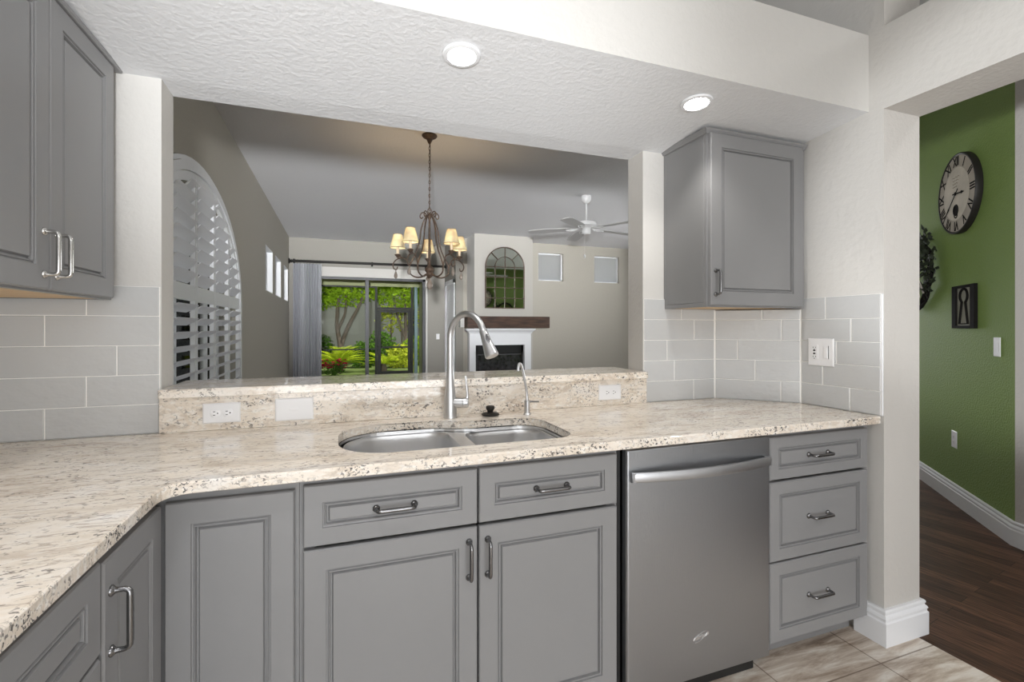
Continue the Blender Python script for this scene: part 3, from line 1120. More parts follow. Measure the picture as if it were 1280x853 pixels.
# ------------------------------------------------------------------ faucet
FX, FY = 0.421, 1.905
c = thing('kitchen_faucet', (FX, FY, ZC), 'tall brushed nickel gooseneck faucet with pull-down spray head behind the sink', 'faucet')
b = MB()
b.lathe([(0.0285, 0), (0.0285, 0.004), (0.027, 0.02), (0.0262, 0.05), (0.0245, 0.075), (0.0205, 0.11), (0.0165, 0.15), (0.0138, 0.185), (0.0130, 0.20)], (FX, FY, ZC + 0.0005), 28)
b.build('body', M['nickel'], c)
ph = math.radians(62)
dirv = V3(math.cos(ph), -math.sin(ph), 0)
R = 0.098
pts = [V3(FX, FY, z) for z in (1.108, 1.15, 1.20, 1.236)]
for a in range(10, 166, 8):
    ang = math.radians(a)
    pts.append(V3(FX, FY, 1.236) + dirv * (R - R * math.cos(ang)) + V3(0, 0, R * math.sin(ang)))
MB().tube(pts, 0.0125, 16).build('neck', M['nickel'], c)
e = pts[-1]
tn = (pts[-1] - pts[-2]).normalized()
hd = (tn + dirv * 0.10).normalized()
b = MB()
b.lathe([(0.0128, -0.004), (0.0150, 0.0), (0.0150, 0.006), (0.0158, 0.012), (0.0195, 0.05), (0.0245, 0.085), (0.0262, 0.102), (0.0235, 0.106), (0.0, 0.104)], e, 24, axis=hd)
sh = b.build('spray_head', M['nickel'], c)
camv = (V3(0, 0, 1.279) - e).normalized()
side = (camv + V3(0.35, 0, 0))
side = (side - hd * side.dot(hd)).normalized()
u2 = hd.cross(side)
b = MB()
loops = []
for off, sc in ((0.013, 1.0), (0.0218, 1.0), (0.0228, 0.7)):
    loops.append([e + hd * (0.040 + 0.020 * sc * math.sin(2 * PI * k / 16)) + u2 * (0.0065 * sc * math.cos(2 * PI * k / 16)) + side * off for k in range(16)])
b.loft(loops)
b.build('spray_button', M['gunmetal'], sh)
b = MB()
ax = V3(0.93, -0.36, 0).normalized()
b.lathe([(0.020, 0.0), (0.0205, 0.03), (0.0195, 0.052)], V3(FX, FY, 0.975), 20, axis=ax)
b.build('valve', M['nickel'], c)
b = MB()
b.lathe([(0.0205, 0.0), (0.0205, 0.014), (0.016, 0.022), (0.0, 0.025)], V3(FX, FY, 0.975) + ax * 0.0535, 20, axis=ax)
q = V3(FX, FY, 0.985) + ax * 0.066
b.tube(smooth_path([q, q + V3(0.004, -0.002, 0.018), q + V3(0.002, -0.002, 0.05), q + V3(-0.004, 0, 0.098)], 5), [0.007] * 5 + [0.0055] * 6 + [0.0042] * 5, 10)
b.build('lever', M['nickel'], c)

# ------------------------------------------------------------------ stopper and filtered water tap
c = thing('sink_stopper', (0.589, 1.896, ZC), 'small dark bronze round sink stopper standing on the granite behind the sink', 'stopper')
MB().lathe([(0.0, 0), (0.032, 0.0005), (0.0375, 0.003), (0.0375, 0.006), (0.033, 0.009), (0.012, 0.012)], (0.589, 1.896, ZC + 0.0006), 28).build('flange', M['bronze'], c)
MB().lathe([(0.012, 0.0), (0.013, 0.008), (0.0175, 0.014), (0.0185, 0.022), (0.016, 0.027), (0.0, 0.028)], (0.589, 1.896, ZC + 0.0125), 20).build('knob', M['bronze'], c)
TX, TY = 0.740, 1.861
c = thing('filter_tap', (TX, TY, ZC), 'slim small steel filtered-water tap with thin bent spout beside the faucet', 'tap')
MB().lathe([(0.0165, 0), (0.0165, 0.003), (0.0122, 0.007), (0.0118, 0.05), (0.0122, 0.058), (0.007, 0.062)], (TX, TY, ZC + 0.0005), 20).build('body', M['nickel'], c)
MB().tube(smooth_path([(TX, TY, 0.972), (TX - 0.001, TY, 1.0), (TX - 0.006, TY - 0.002, 1.03), (TX - 0.020, TY - 0.008, 1.085), (TX - 0.030, TY - 0.014, 1.118), (TX - 0.040, TY - 0.022, 1.131), (TX - 0.050, TY - 0.031, 1.125), (TX - 0.055, TY - 0.037, 1.102)], 5), 0.0052, 10).build('spout', M['nickel'], c)
MB().tube([(TX + 0.008, TY, 0.967), (TX + 0.02, TY - 0.002, 0.968), (TX + 0.052, TY - 0.004, 0.966)], [0.0045, 0.004, 0.003], 8).build('lever', M['gunmetal'], c)

# ------------------------------------------------------------------ outlet plates


def plate(name, label, O, U, N, w, h, kind, horiz=True):
    O, U, N = Vector(O), Vector(U), Vector(N)
    Z = V3(0, 0, 1)
    c = thing(name, O, label, 'outlet' if kind != 'blank' and kind != 'switch' else ('cover plate' if kind == 'blank' else 'switch'))
    base = O - U * (w / 2) - Z * (h / 2)
    MB().panel(base, U, Z, N, w, h, [(0, 0.0004), (0, 0.003), (0.004, 0.0058)]).build('cover', M['white'], c, smooth=False)

    def block(cu, cz, hw, hz, d0, d1, nm, m):
        return MB().panel(O + U * (cu - hw) + Z * (cz - hz), U, Z, N, 2 * hw, 2 * hz, [(0, d0), (0, d1), (0.0006, d1 + 0.0004)]).build(nm, M[m], c, smooth=False)

    def face(cu, cz, rot):
        b = MB()
        loops = []
        for dp, s in ((0.0052, 1), (0.0072, 1), (0.0076, 0.95)):
            lp = []
            for k in range(20):
                a = 2 * PI * k / 20
                x, y = 0.0165 * s * math.cos(a), 0.0165 * s * math.sin(a)
                if rot:
                    y = max(-0.0135, min(0.0135, y))
                else:
                    x = max(-0.0135, min(0.0135, x))
                lp.append(O + U * (cu + x) + Z * (cz + y) + N * dp)
            loops.append(lp)
        b.loft(loops)
        f = b.build('socket', M['white'], c)
        s = MB()
        for dz in (-0.006, 0.006):
            if rot:
                s.box(-0.0045 - 0.002, 0.0025 - 0.002, dz - 0.0011, dz + 0.0011, 0.0074, 0.0079)
            else:
                s.box(dz - 0.0011, dz + 0.0011, -0.0015, 0.0055, 0.0074, 0.0079)
        if rot:
            s.lathe([(0.0024, 0), (0.0024, 0.0005)], (0.0075, 0, 0.0074), 10)
        else:
            s.lathe([(0.0024, 0), (0.0024, 0.0005)], (0, -0.0075, 0.0074), 10)
        W2 = Matrix.Identity(4)
        for r in range(3):
            W2[r][0] = U[r]; W2[r][1] = Z[r]; W2[r][2] = N[r]
            W2[r][3] = (O + U * cu + Z * cz)[r]
        bmesh.ops.transform(s.bm, matrix=W2, verts=s.bm.verts[:])
        s.build('slots', M['ink'], f, smooth=False)
    if kind == 'duplex':
        for s_ in (-1, 1):
            face(s_ * 0.0195 if horiz else 0, 0 if horiz else s_ * 0.0195, horiz)
    elif kind == 'mini':
        for s_ in (-1, 1):
            b = MB()
            for dz in (-0.006, 0.006):
                b.panel(O + U * (s_ * 0.018 - 0.004) + Z * (dz - 0.001), U, Z, N, 0.007, 0.002, [(0, 0.0056), (0, 0.0064)])
            b.panel(O + U * (s_ * 0.018 + 0.007) - Z * 0.002, U, Z, N, 0.004, 0.004, [(0, 0.0056), (0, 0.0064)])
            b.build('slots', M['alu'], c, smooth=False)
    elif kind == 'switch':
        block(0, 0, 0.0165, 0.033, 0.004, 0.0075, 'rocker', 'white')
    elif kind == 'blank':
        block(0, 0, 0.016, 0.0045, 0.0052, 0.0060, 'embossed_tab', 'white')
    elif kind == 'gang':
        g = block(-0.028, 0, 0.0165, 0.033, 0.004, 0.0075, 'socket', 'white')
        b = MB()
        for dz in (0.008, -0.006):
            b.panel(O + U * (-0.028 - 0.0055) + Z * (dz - 0.004), U, Z, N, 0.011, 0.006, [(0, 0.0076), (0, 0.0086)])
        for dz in (0.021, -0.021):
            for dx in (-0.006, 0.006):
                b.panel(O + U * (-0.028 + dx - 0.0012) + Z * (dz - 0.003), U, Z, N, 0.0024, 0.006, [(0, 0.0076), (0, 0.0082)])
            b.panel(O + U * (-0.028 - 0.002) + Z * (dz - 0.011), U, Z, N, 0.004, 0.004, [(0, 0.0076), (0, 0.0082)])
        b.build('slots', M['ink'], g, smooth=False)
        g = block(0.028, 0, 0.0165, 0.033, 0.004, 0.0065, 'dimmer', 'white')
        MB().panel(O + U * (0.028 - 0.009) + Z * (-0.028), U, Z, N, 0.018, 0.05, [(0, 0.0064), (0, 0.009), (0.002, 0.0105)]).build('paddle', M['white'], g, smooth=False)
        MB().panel(O + U * (0.028 + 0.0115) + Z * (-0.030), U, Z, N, 0.0025, 0.060, [(0, 0.0064), (0, 0.0078)]).build('slider', M['alu'], g, smooth=False)
    return c


UY = 1.953
plate('outlet_plate', 'white horizontal duplex outlet on the granite upstand nearest the tiled corner', (-0.397, UY, 0.975), XU, NY, 0.118, 0.071, 'duplex')
plate('blank_plate', 'larger blank white cover plate on the granite upstand, without sockets', (-0.160, UY, 0.975), XU, NY, 0.131, 0.084, 'blank')
plate('outlet_plate', 'white horizontal outlet on the granite upstand below the grey single-door cupboard', (1.195, UY, 0.975), XU, NY, 0.119, 0.071, 'mini')
plate('switch_outlet_plate', 'square white double plate with outlet and dimmer on the grey tiles', (2.1015, 1.591, 1.166), (0, -1, 0), (-1, 0, 0), 0.125, 0.128, 'gang')

# ------------------------------------------------------------------ dishwasher
c = thing('dishwasher', (1.21, 1.62, F0), 'stainless steel dishwasher with bowed bar handle between the base cabinets', 'dishwasher')
b = MB()
b.box(0.905, 1.521, 1.385, 1.95, 0.06, 0.872)
b.box(0.874, 0.892, 1.392, 1.94, F0 + 0.02, 0.872)
b.box(0.91, 1.49, 1.402, 1.45, F0, 0.06)
b.build('tub', M['black'], c, smooth=False)
MB().panel((0.8955, 1.384, 0.040), XU, (0, 0, 1), NY, 0.629, 0.832, [(0, 0), (0, 0.020), (0.004, 0.026), (0.008, 0.027)]).build('door', M['dwsteel'], c, smooth=False)
b = MB()
n = 24
loops = []
for i in range(n + 1):
    s_ = i / n
    x = 0.905 + 0.605 * s_
    bow = 0.012 + 0.036 * math.sin(PI * s_) ** 0.8
    yc = 1.357 - bow
    zc = 0.783
    hz = 0.0175
    loops.append([V3(x, yc - 0.006, zc - hz + 0.003), V3(x, yc - 0.008, zc - hz + 0.008), V3(x, yc - 0.008, zc + hz - 0.008), V3(x, yc - 0.005, zc + hz - 0.001), V3(x, yc, zc + hz), V3(x, yc + 0.005, zc + hz - 0.001), V3(x, yc + 0.005, zc - hz + 0.002), V3(x, yc, zc - hz)])
b.loft(loops)
for x in (0.906, 1.496):
    b.box(x, x + 0.013, 1.335, 1.3568, 0.768, 0.798)
b.build('handle', M['dwhandle'], c, smooth=True, angle=40)
bx = Matrix(((1, 0, 0, 1.199), (0, 0, -1, 1.3566), (0, 1, 0, 0.186), (0, 0, 0, 1)))
b = MB()
b.text('Whirlpool', 0.017, bx @ Matrix.Rotation(math.radians(10), 4, 'Z'), 0.0006, 0.35, 0.0003)
ring = [bx @ V3(0.036 * math.cos(a) * 0.9, 0.0115 * math.sin(a), 0.0005) for a in [2 * PI * k / 32 for k in range(32)]]
rr_ = Matrix.Translation(bx.translation) @ Matrix.Rotation(math.radians(-24), 4, 'Y') @ Matrix.Translation(-bx.translation)
b.tube([rr_ @ p for p in ring], 0.0008, 5, cyclic=True)
b.build('badge', M['chrome'], c, smooth=False)

# ------------------------------------------------------------------ recessed downlights


def downlight(x, y, label):
    z = 2.195 - (y - 1.385) * (2.195 - 2.147) / (1.975 - 1.385)
    c = thing('recessed_downlight', (x, y, z), label, 'ceiling light', None)
    tilt = Matrix.Translation((x, y, z - 0.001)) @ Matrix.Rotation(-math.atan((2.195 - 2.147) / 0.59), 4, 'X')
    MB().lathe([(0.0455, -0.004), (0.047, -0.009), (0.060, -0.007), (0.0625, -0.003), (0.0625, 0.0)], (0, 0, 0), 40, cap0=False, xf=tilt).build('trim_ring', M['trim'], c)
    MB().lathe([(0.0, -0.0045), (0.046, -0.0045), (0.046, -0.001), (0.0, -0.001)], (0, 0, 0), 40, xf=tilt).build('lens', M['lens'], c)
    l_ = light('downlight_bulb', 'SPOT', (0, 0, -0.02), 13, (1.0, 0.97, 0.92), spot_size=math.radians(125), spot_blend=0.6, shadow_soft_size=0.045)
    l_.parent = c


downlight(0.378, 1.535, 'round recessed ceiling light in the soffit above the sink')
downlight(1.341, 1.540, 'round recessed ceiling light in the soffit next to the wall cupboard')

# ------------------------------------------------------------------ shutters of the arched window
XSH = -0.925
EDG = [2.70, 3.22, 3.72, 4.22, 4.72, 5.18]


def arch_z(y, inset=0.0):
    q = 1 - ((y - AY) / (AA - inset)) ** 2
    return AZ + (AB - inset) * math.sqrt(max(0.0, q))


c = thing('plantation_shutter', (XSH, AY, 0.45), 'tall arched white plantation shutter with tilted louvers on the dining room wall', 'shutter')
b = MB()
b.prism([(AY - AA - 0.075, 0.40), (AY + AA + 0.075, 0.40)] + ell(AA + 0.075, AB + 0.075), [[(AY - AA + 0.005, 0.46), (AY + AA - 0.005, 0.46)] + ell(AA - 0.005, AB - 0.005)], lambda u, v: V3(-0.9345, u, v), (0.022, 0, 0))
b.prism([(AY - AA - 0.045, 0.43), (AY + AA + 0.045, 0.43)] + ell(AA + 0.045, AB + 0.045), [[(AY - AA + 0.015, 0.47), (AY + AA - 0.015, 0.47)] + ell(AA - 0.015, AB - 0.015)], lambda u, v: V3(-0.9125, u, v), (0.016, 0, 0))
b.build('casing', M['trim'], c, smooth=True, angle=25)
for a, e_ in zip(EDG[:-1], EDG[1:]):
    # stiles and rails of one panel, the top following the arch
    sw = 0.035
    ys = [a + 0.003 + (e_ - a - 0.006) * k / 10 for k in range(11)]
    out = [(a + 0.003, 0.47), (e_ - 0.003, 0.47)] + [(y, max(AZ + 0.03, arch_z(y, 0.02))) for y in reversed(ys)]
    yi = [a + sw + (e_ - a - 2 * sw) * k / 10 for k in range(11)]
    hole_lo = [(a + sw, 0.58), (e_ - sw, 0.58), (e_ - sw, 1.455), (a + sw, 1.455)]
    hole_hi = [(a + sw, 1.555), (e_ - sw, 1.555)] + [(y, max(1.60, arch_z(y, 0.02) - 0.06)) for y in reversed(yi)]
    b = MB()
    b.prism(out, [hole_lo, hole_hi], lambda u, v: V3(XSH - 0.008, u, v), (0.028, 0, 0))
    pn = b.build('panel', M['trim'], c, smooth=False)
    z = 0.63
    while True:
        if 1.42 < z < 1.60:
            z = 1.605
        y0, y1 = a + sw + 0.003, e_ - sw - 0.003
        if z > 1.5:
            lim = lambda y: arch_z(y, 0.02) - 0.075
            while y0 < y1 and lim(y0) < z:
                y0 += 0.005
            while y1 > y0 and lim(y1) < z:
                y1 -= 0.005
        if y1 - y0 < 0.04:
            break
        tilt = math.radians(47) if z > 1.5 else math.radians(32)
        sec = []
        for k in range(12):
            ang = 2 * PI * k / 12
            px_, pz_ = 0.0455 * math.cos(ang), 0.0055 * math.sin(ang)
            sec.append((px_ * math.cos(tilt) - pz_ * math.sin(tilt), -px_ * math.sin(tilt) * -1 + pz_ * math.cos(tilt)))
        MB().loft([[V3(XSH + 0.006 + p, y0, z + q) for p, q in sec], [V3(XSH + 0.006 + p, y1, z + q) for p, q in sec]]).build('louver', M['louver'], pn, smooth=True, angle=60)
        z += 0.086

# ------------------------------------------------------------------ sliding door, curtain, rod
b = MB()
yd0, yd1 = 10.22, 10.31
b.box(-0.80, -0.74, yd0, yd1, F0, 2.31); b.box(1.66, 1.72, yd0, yd1, F0, 2.31); b.box(-0.80, 1.72, yd0, yd1, 2.26, 2.31); b.box(-0.80, 1.72, yd0, yd1, F0, 0.03)
b.box(0.49, 0.56, yd0 + 0.01, yd1 - 0.01, 0.03, 2.26)
o = struct(b.build('door_1', [M['alu']], smooth=False))
MB().prism([(0.56, 0.03), (1.66, 0.03), (1.66, 2.26), (0.56, 2.26)], [], lambda u, v: V3(u, 10.268 + 0.013 * (u - 0.56), v), (0, 0.006, 0)).build('pane', M['glass'], o, smooth=False)
MB().prism([(-0.74, 0.03), (0.49, 0.03), (0.49, 2.26), (-0.74, 2.26)], [], lambda u, v: V3(u, 10.238 + 0.030 * (u + 0.74), v), (0, 0.006, 0)).build('pane', M['glass'], o, smooth=False)
b = MB(); b.box(-0.84, 1.76, 10.185, 10.2, 2.31, 2.50, 0.003)
struct(b.build('trim_6', M['jamb'], smooth=False))
b = MB(); b.box(1.722, 1.76, 10.185, 10.2, F0, 2.31, 0.003)
struct(b.build('trim_7', M['wall'], smooth=False))

YR = 10.09
c = thing('curtain_rod', (0.63, YR, 2.585), 'long dark metal curtain rod with ball finials above the sliding door', 'curtain rod')
MB().tube([(-0.87, YR, 2.575), (0.63, YR, 2.585), (2.09, YR, 2.592)], 0.026, 12).build('pole', M['bronze'], c)
for x, s_ in ((-0.87, -1), (2.09, 1)):
    MB().lathe([(0.026, 0), (0.036, 0.004), (0.036, 0.016), (0.02, 0.024), (0.048, 0.045), (0.055, 0.07), (0.04, 0.095), (0.0, 0.108)], (x - s_ * 0.002, YR, 2.575 if s_ < 0 else 2.592), 16, axis=(s_, 0, 0)).build('finial', M['bronze'], c)
for x in (-0.84, 0.62, 1.72):
    b = MB(); b.box(x - 0.012, x + 0.012, YR + 0.01, 10.1995, 2.575, 2.592); b.box(x - 0.02, x + 0.02, 10.19, 10.1995, 2.54, 2.63); b.lathe([(0.036, -0.012), (0.036, 0.012)], (x, YR, 2.584), 14, axis=(1, 0, 0))
    b.build('bracket', M['bronze'], c, smooth=False)
c = thing('curtain', (-0.6, YR, F0), 'gathered grey floor-length curtain at the edge of the sliding door', 'curtain')
b = MB()
nn = 90
fr, bk = [], []
for i in range(nn + 1):
    s_ = i / nn
    x = -0.852 + 0.512 * s_
    y = YR + 0.035 * math.sin(s_ * 2 * PI * 9) + 0.012 * math.sin(s_ * 47)
    fr.append((x, y)); bk.append((x, y + 0.006))
ring_ = fr + bk[::-1]
b.loft([[V3(x, y, F0 + 0.02) for x, y in ring_], [V3(x, y * 1.0, 1.2) for x, y in ring_], [V3(x, y, 2.53) for x, y in ring_]])
b.build('cloth', M['curtain'], c, smooth=True, angle=80)
b = MB()
for k in range(9):
    x = -0.83 + k * 0.058
    b.tube([V3(x, YR + 0.033 * math.cos(a), 2.577 + 0.033 * math.sin(a)) for a in [2 * PI * j / 14 for j in range(14)]], 0.003, 6, cyclic=True)
b.build('rings', M['bronze'], c)

# inner white door in the side return
b = MB()
b.box(2.118, 2.1395, 9.25, 9.34, F0, 2.26, 0.003); b.box(2.118, 2.1395, 10.03, 10.12, F0, 2.26, 0.003); b.box(2.118, 2.1395, 9.25, 10.12, 2.17, 2.26, 0.003)
o = struct(b.build('door_2', M['trim'], smooth=False))
b = MB(); b.panel((2.1395, 9.345, F0 + 0.01), (0, 1, 0), (0, 0, 1), (-1, 0, 0), 0.68, 2.185, [(0, 0), (0, 0.008), (0.1, 0.008), (0.11, 0.004), (0.13, 0.004)])
b.build('leaf', M['trim'], o, smooth=False)
plate('light_switch', 'small white light switch on the far wall beside the sliding door', (1.985, 10.1995, 1.09), XU, NY, 0.072, 0.118, 'switch')

# ------------------------------------------------------------------ fireplace
c = thing('fireplace', (2.88, 8.6, F0), 'white mantel surround with black glass-fronted firebox below the wood beam', 'fireplace')
b = MB()
b.box(2.24, 2.36, 8.50, 8.618, F0, 1.20); b.box(3.33, 3.46, 8.50, 8.618, F0, 1.20); b.box(2.36, 3.33, 8.50, 8.618, 0.955, 1.20)
b.build('surround', M['trim'], c, smooth=False)
b = MB()
b.sweep([(2.24, 8.618), (2.24, 8.50), (3.46, 8.50), (3.46, 8.618)], [(0.0, 1.17), (-0.012, 1.175), (-0.02, 1.195), (-0.055, 1.225), (-0.07, 1.24), (-0.07, 1.262), (0.0, 1.262)])
b.box(2.241, 3.459, 8.502, 8.617, 1.201, 1.261)
b.build('cornice', M['trim'], c, smooth=False)
b = MB()
b.box(2.36, 3.33, 8.60, 8.618, F0, 0.955)
b.box(2.37, 2.41, 8.57, 8.60, F0, 0.95); b.box(3.29, 3.325, 8.57, 8.60, F0, 0.95); b.box(2.37, 3.325, 8.57, 8.60, 0.80, 0.95)
b.build('firebox', M['firebox'], c, smooth=False)
MB().box(2.42, 3.28, 8.565, 8.585, 0.765, 0.782).build('hood_strip', M['alu'], c, smooth=False)
MB().box(2.415, 3.285, 8.585, 8.595, 0.1, 0.765).build('glass_front', M['fireglass'], c, smooth=False)
b = MB(); b.box(2.17, 3.80, 8.37, 8.619, 1.275, 1.492, 0.008, 2)
tag(b.build('mantel_beam', M['beam'], None, smooth=False, loc=(2.98, 8.5, 1.275)), 'thick dark walnut mantel beam above the white fireplace', 'mantel')
b = MB(); b.box(2.19, 2.345, 9.0, 9.18, 1.29, 1.50, 0.004)
struct(b.build('trim_8', M['wall'], smooth=False))

# arched window mirror
MX, MW, MZ0, MS, MTOP = 2.966, 0.397, 1.647, 2.44, 2.826
c = thing('arched_mirror', (MX, 8.6, MZ0), 'arched windowpane mirror with dark metal bars on the chimney breast', 'mirror')


def march(w, hgt, n=24):
    return [(MX + w * math.cos(PI * i / n), MS + hgt * math.sin(PI * i / n)) for i in range(n + 1)]


rise = MTOP - MS
pg = [(MX - MW, MZ0), (MX + MW, MZ0)] + march(MW, rise)
MB().prism([(MX - MW + 0.005, MZ0 + 0.005), (MX + MW - 0.005, MZ0 + 0.005)] + march(MW - 0.005, rise - 0.005), [], lambda u, v: V3(u, 8.609 - 0.020 * (u - MX), v), (0, -0.004, 0)).build('glass', M['mirror'], c, smooth=False)
b = MB()
b.prism(pg, [[(MX - MW + 0.018, MZ0 + 0.018), (MX + MW - 0.018, MZ0 + 0.018)] + march(MW - 0.018, rise - 0.018)], lambda u, v: V3(u, 8.6185, v), (0, -0.034, 0))
b.build('frame', M['iron'], c, smooth=False)
b = MB()
for k in (-1, 0, 1):
    b.box(MX + k * 0.1985 - 0.006, MX + k * 0.1985 + 0.006, 8.586, 8.600, MZ0 + 0.01, MS if k else MS + rise - 0.01)
for k in range(4):
    zz = MZ0 + (MS - MZ0) * (k + 1) / 4
    b.box(MX - MW + 0.01, MX + MW - 0.01, 8.586, 8.600, zz - 0.006, zz + 0.006)
b.tube([V3(MX + 0.1985 * math.cos(PI * i / 20), 8.592, MS + rise * 0.5 * math.sin(PI * i / 20)) for i in range(21)], 0.006, 8)
for sg in (-1, 1):
    b.tube([V3(MX + sg * 0.1985 * math.cos(PI / 4), 8.592, MS + rise * 0.5 * math.sin(PI / 4)), V3(MX + sg * MW * math.cos(PI / 4), 8.592, MS + rise * math.sin(PI / 4))], 0.006, 8)
b.build('bars', M['iron'], c, smooth=False)

# ------------------------------------------------------------------ chandelier
CX, CY = 0.774, 4.37
c = thing('chandelier', (CX, CY, 1.62), 'scrolled bronze chandelier with five small cream lampshades hanging on a chain', 'chandelier')
MB().lathe([(0.068, 3.049), (0.070, 3.040), (0.060, 3.028), (0.030, 3.012), (0.018, 2.985), (0.010, 2.97)], (CX, CY, 0), 24).build('canopy', M['iron'], c)
b = MB()
z = 2.975
k = 0
while z > 2.37:
    pl = []
    for j in range(12):
        a = 2 * PI * j / 12
        u, v = 0.0075 * math.cos(a), 0.019 * math.sin(a)
        pl.append(V3(CX + (u if k % 2 else 0), CY + (0 if k % 2 else u), z - 0.017 + v))
    b.tube(pl, 0.0028, 6, cyclic=True)
    z -= 0.031
    k += 1
b.tube([(CX + 0.006, CY, 2.97), (CX + 0.004, CY + 0.004, 2.7), (CX - 0.004, CY + 0.003, 2.36)], 0.0025, 6)
b.build('chain', M['iron'], c)
b = MB()
b.tube([V3(CX + 0.016 * math.cos(a), CY, 2.355 + 0.02 * math.sin(a)) for a in [2 * PI * j / 14 for j in range(14)]], 0.004, 8, cyclic=True)
b.lathe([(0.006, 2.335), (0.02, 2.325), (0.026, 2.305), (0.016, 2.29), (0.009, 2.27), (0.009, 2.02), (0.0135, 1.99), (0.0115, 1.96), (0.010, 1.86), (0.018, 1.845), (0.040, 1.825), (0.044, 1.805), (0.030, 1.785), (0.034, 1.765), (0.022, 1.745), (0.008, 1.735)], (CX, CY, 0), 20)
b.build('column', M['iron'], c)
MB().lathe([(0.003, 1.735), (0.010, 1.72), (0.024, 1.69), (0.029, 1.668), (0.022, 1.645), (0.006, 1.630)], (CX, CY, 0), 12).build('finial_drop', M['drop'], c)
rv = V3(math.cos(PSI), -math.sin(PSI), 0)
fv = V3(math.sin(PSI), math.cos(PSI), 0)


def rz(ang, r, z, base=(CX, CY)):
    a = math.radians(ang)
    d_ = rv * math.cos(a) + fv * math.sin(a)
    return V3(base[0] + d_.x * r, base[1] + d_.y * r, z)


RS = 0.30
for ang in (103, 175, 247, 319, 31):
    b = MB()
    harp = [(0.020, 2.30), (0.045, 2.335), (0.075, 2.335), (0.090, 2.305), (0.075, 2.285), (0.060, 2.30)]
    b.tube(smooth_path([rz(ang, r, z) for r, z in harp], 5), 0.0055, 8)
    sc = [(0.022, 2.31), (0.050, 2.27), (0.078, 2.19), (0.092, 2.09), (0.118, 1.99), (0.162, 1.90), (0.190, 1.835), (0.178, 1.775), (0.125, 1.745), (0.070, 1.75), (0.030, 1.775)]
    b.tube(smooth_path([rz(ang, r, z) for r, z in sc], 5), 0.0068, 8)
    br2 = [(0.180, 1.80), (0.198, 1.86), (0.225, 1.915), (0.270, 1.925), (0.318, 1.905), (0.345, 1.865), (0.335, 1.825), (0.310, 1.82), (0.302, 1.845)]
    b.tube(smooth_path([rz(ang, r, z) for r, z in br2], 5), 0.0055, 8)
    b.tube([rz(ang, 0.258, 1.922), rz(ang, 0.275, 1.94), rz(ang, RS, 1.945)], 0.0055, 8)
    am = b.build('arm', M['iron'], c)
    p = rz(ang, RS, 0)
    MB().lathe([(0.008, 1.925), (0.014, 1.935), (0.026, 1.948), (0.030, 1.955), (0.016, 1.958), (0.014, 1.962)], (p.x, p.y, 0), 16).build('cup', M['iron'], am)
    MB().lathe([(0.0125, 1.962), (0.0125, 2.04), (0.010, 2.045)], (p.x, p.y, 0), 14).build('candle', M['candle'], am)
    MB().lathe([(0.006, 2.045), (0.012, 2.06), (0.014, 2.075), (0.009, 2.092), (0.002, 2.102)], (p.x, p.y, 0), 14).build('bulb', M['bulb'], am)
    b = MB()
    b.lathe([(0.070, 2.018), (0.0385, 2.142), (0.0370, 2.142), (0.0685, 2.018)], (p.x, p.y, 0), 28, cap0=False, cap1=False)
    sd = b.build('lampshade', M['shade'], c)
    for r_, z_ in ((0.0705, 2.018), (0.039, 2.142)):
        b = MB()
        b.tube([V3(p.x + r_ * math.cos(a), p.y + r_ * math.sin(a), z_) for a in [2 * PI * j / 28 for j in range(28)]], 0.0022, 6, cyclic=True)
        if z_ > 2.1:
            for j in range(3):
                a = 2 * PI * j / 3
                b.tube([V3(p.x, p.y, 2.10), V3(p.x + 0.038 * math.cos(a), p.y + 0.038 * math.sin(a), 2.138)], 0.001, 5)
        b.build('rim_trim', M['shade_rim'], sd)
    pd = rz(ang, 0.318, 0)
    MB().lathe([(0.001, 1.815), (0.004, 1.81), (0.004, 1.80), (0.014, 1.775), (0.017, 1.757), (0.012, 1.742), (0.002, 1.733)], (pd.x, pd.y, 0), 10).build('crystal_drop', M['drop'], am)
    lb = light('candle_bulb_light', 'POINT', (p.x - CX, p.y - CY, 2.108 - 1.62), 2.6, (1.0, 0.72, 0.42), shadow_soft_size=0.012)
    lb.parent = c

# ------------------------------------------------------------------ ceiling fan
FXC, FYC = 3.11, 5.67
c = thing('ceiling_fan', (FXC, FYC, 2.5), 'white five-blade ceiling fan on a short downrod in the living room', 'ceiling fan')
MB().lathe([(0.062, 3.049), (0.066, 3.03), (0.060, 2.99), (0.036, 2.955), (0.016, 2.945)], (FXC, FYC, 0), 24).build('canopy', M['fan'], c)
MB().lathe([(0.0125, 2.95), (0.0125, 2.705)], (FXC, FYC, 0), 14).build('downrod', M['fan'], c)
MB().lathe([(0.03, 2.715), (0.06, 2.708), (0.125, 2.698), (0.135, 2.685), (0.135, 2.648), (0.12, 2.634), (0.06, 2.615), (0.05, 2.60)], (FXC, FYC, 0), 28).build('motor_housing', M['fan'], c)
MB().lathe([(0.05, 2.60), (0.058, 2.59), (0.058, 2.545), (0.045, 2.53), (0.0, 2.525)], (FXC, FYC, 0), 20).build('switch_cup', M['fan'], c)
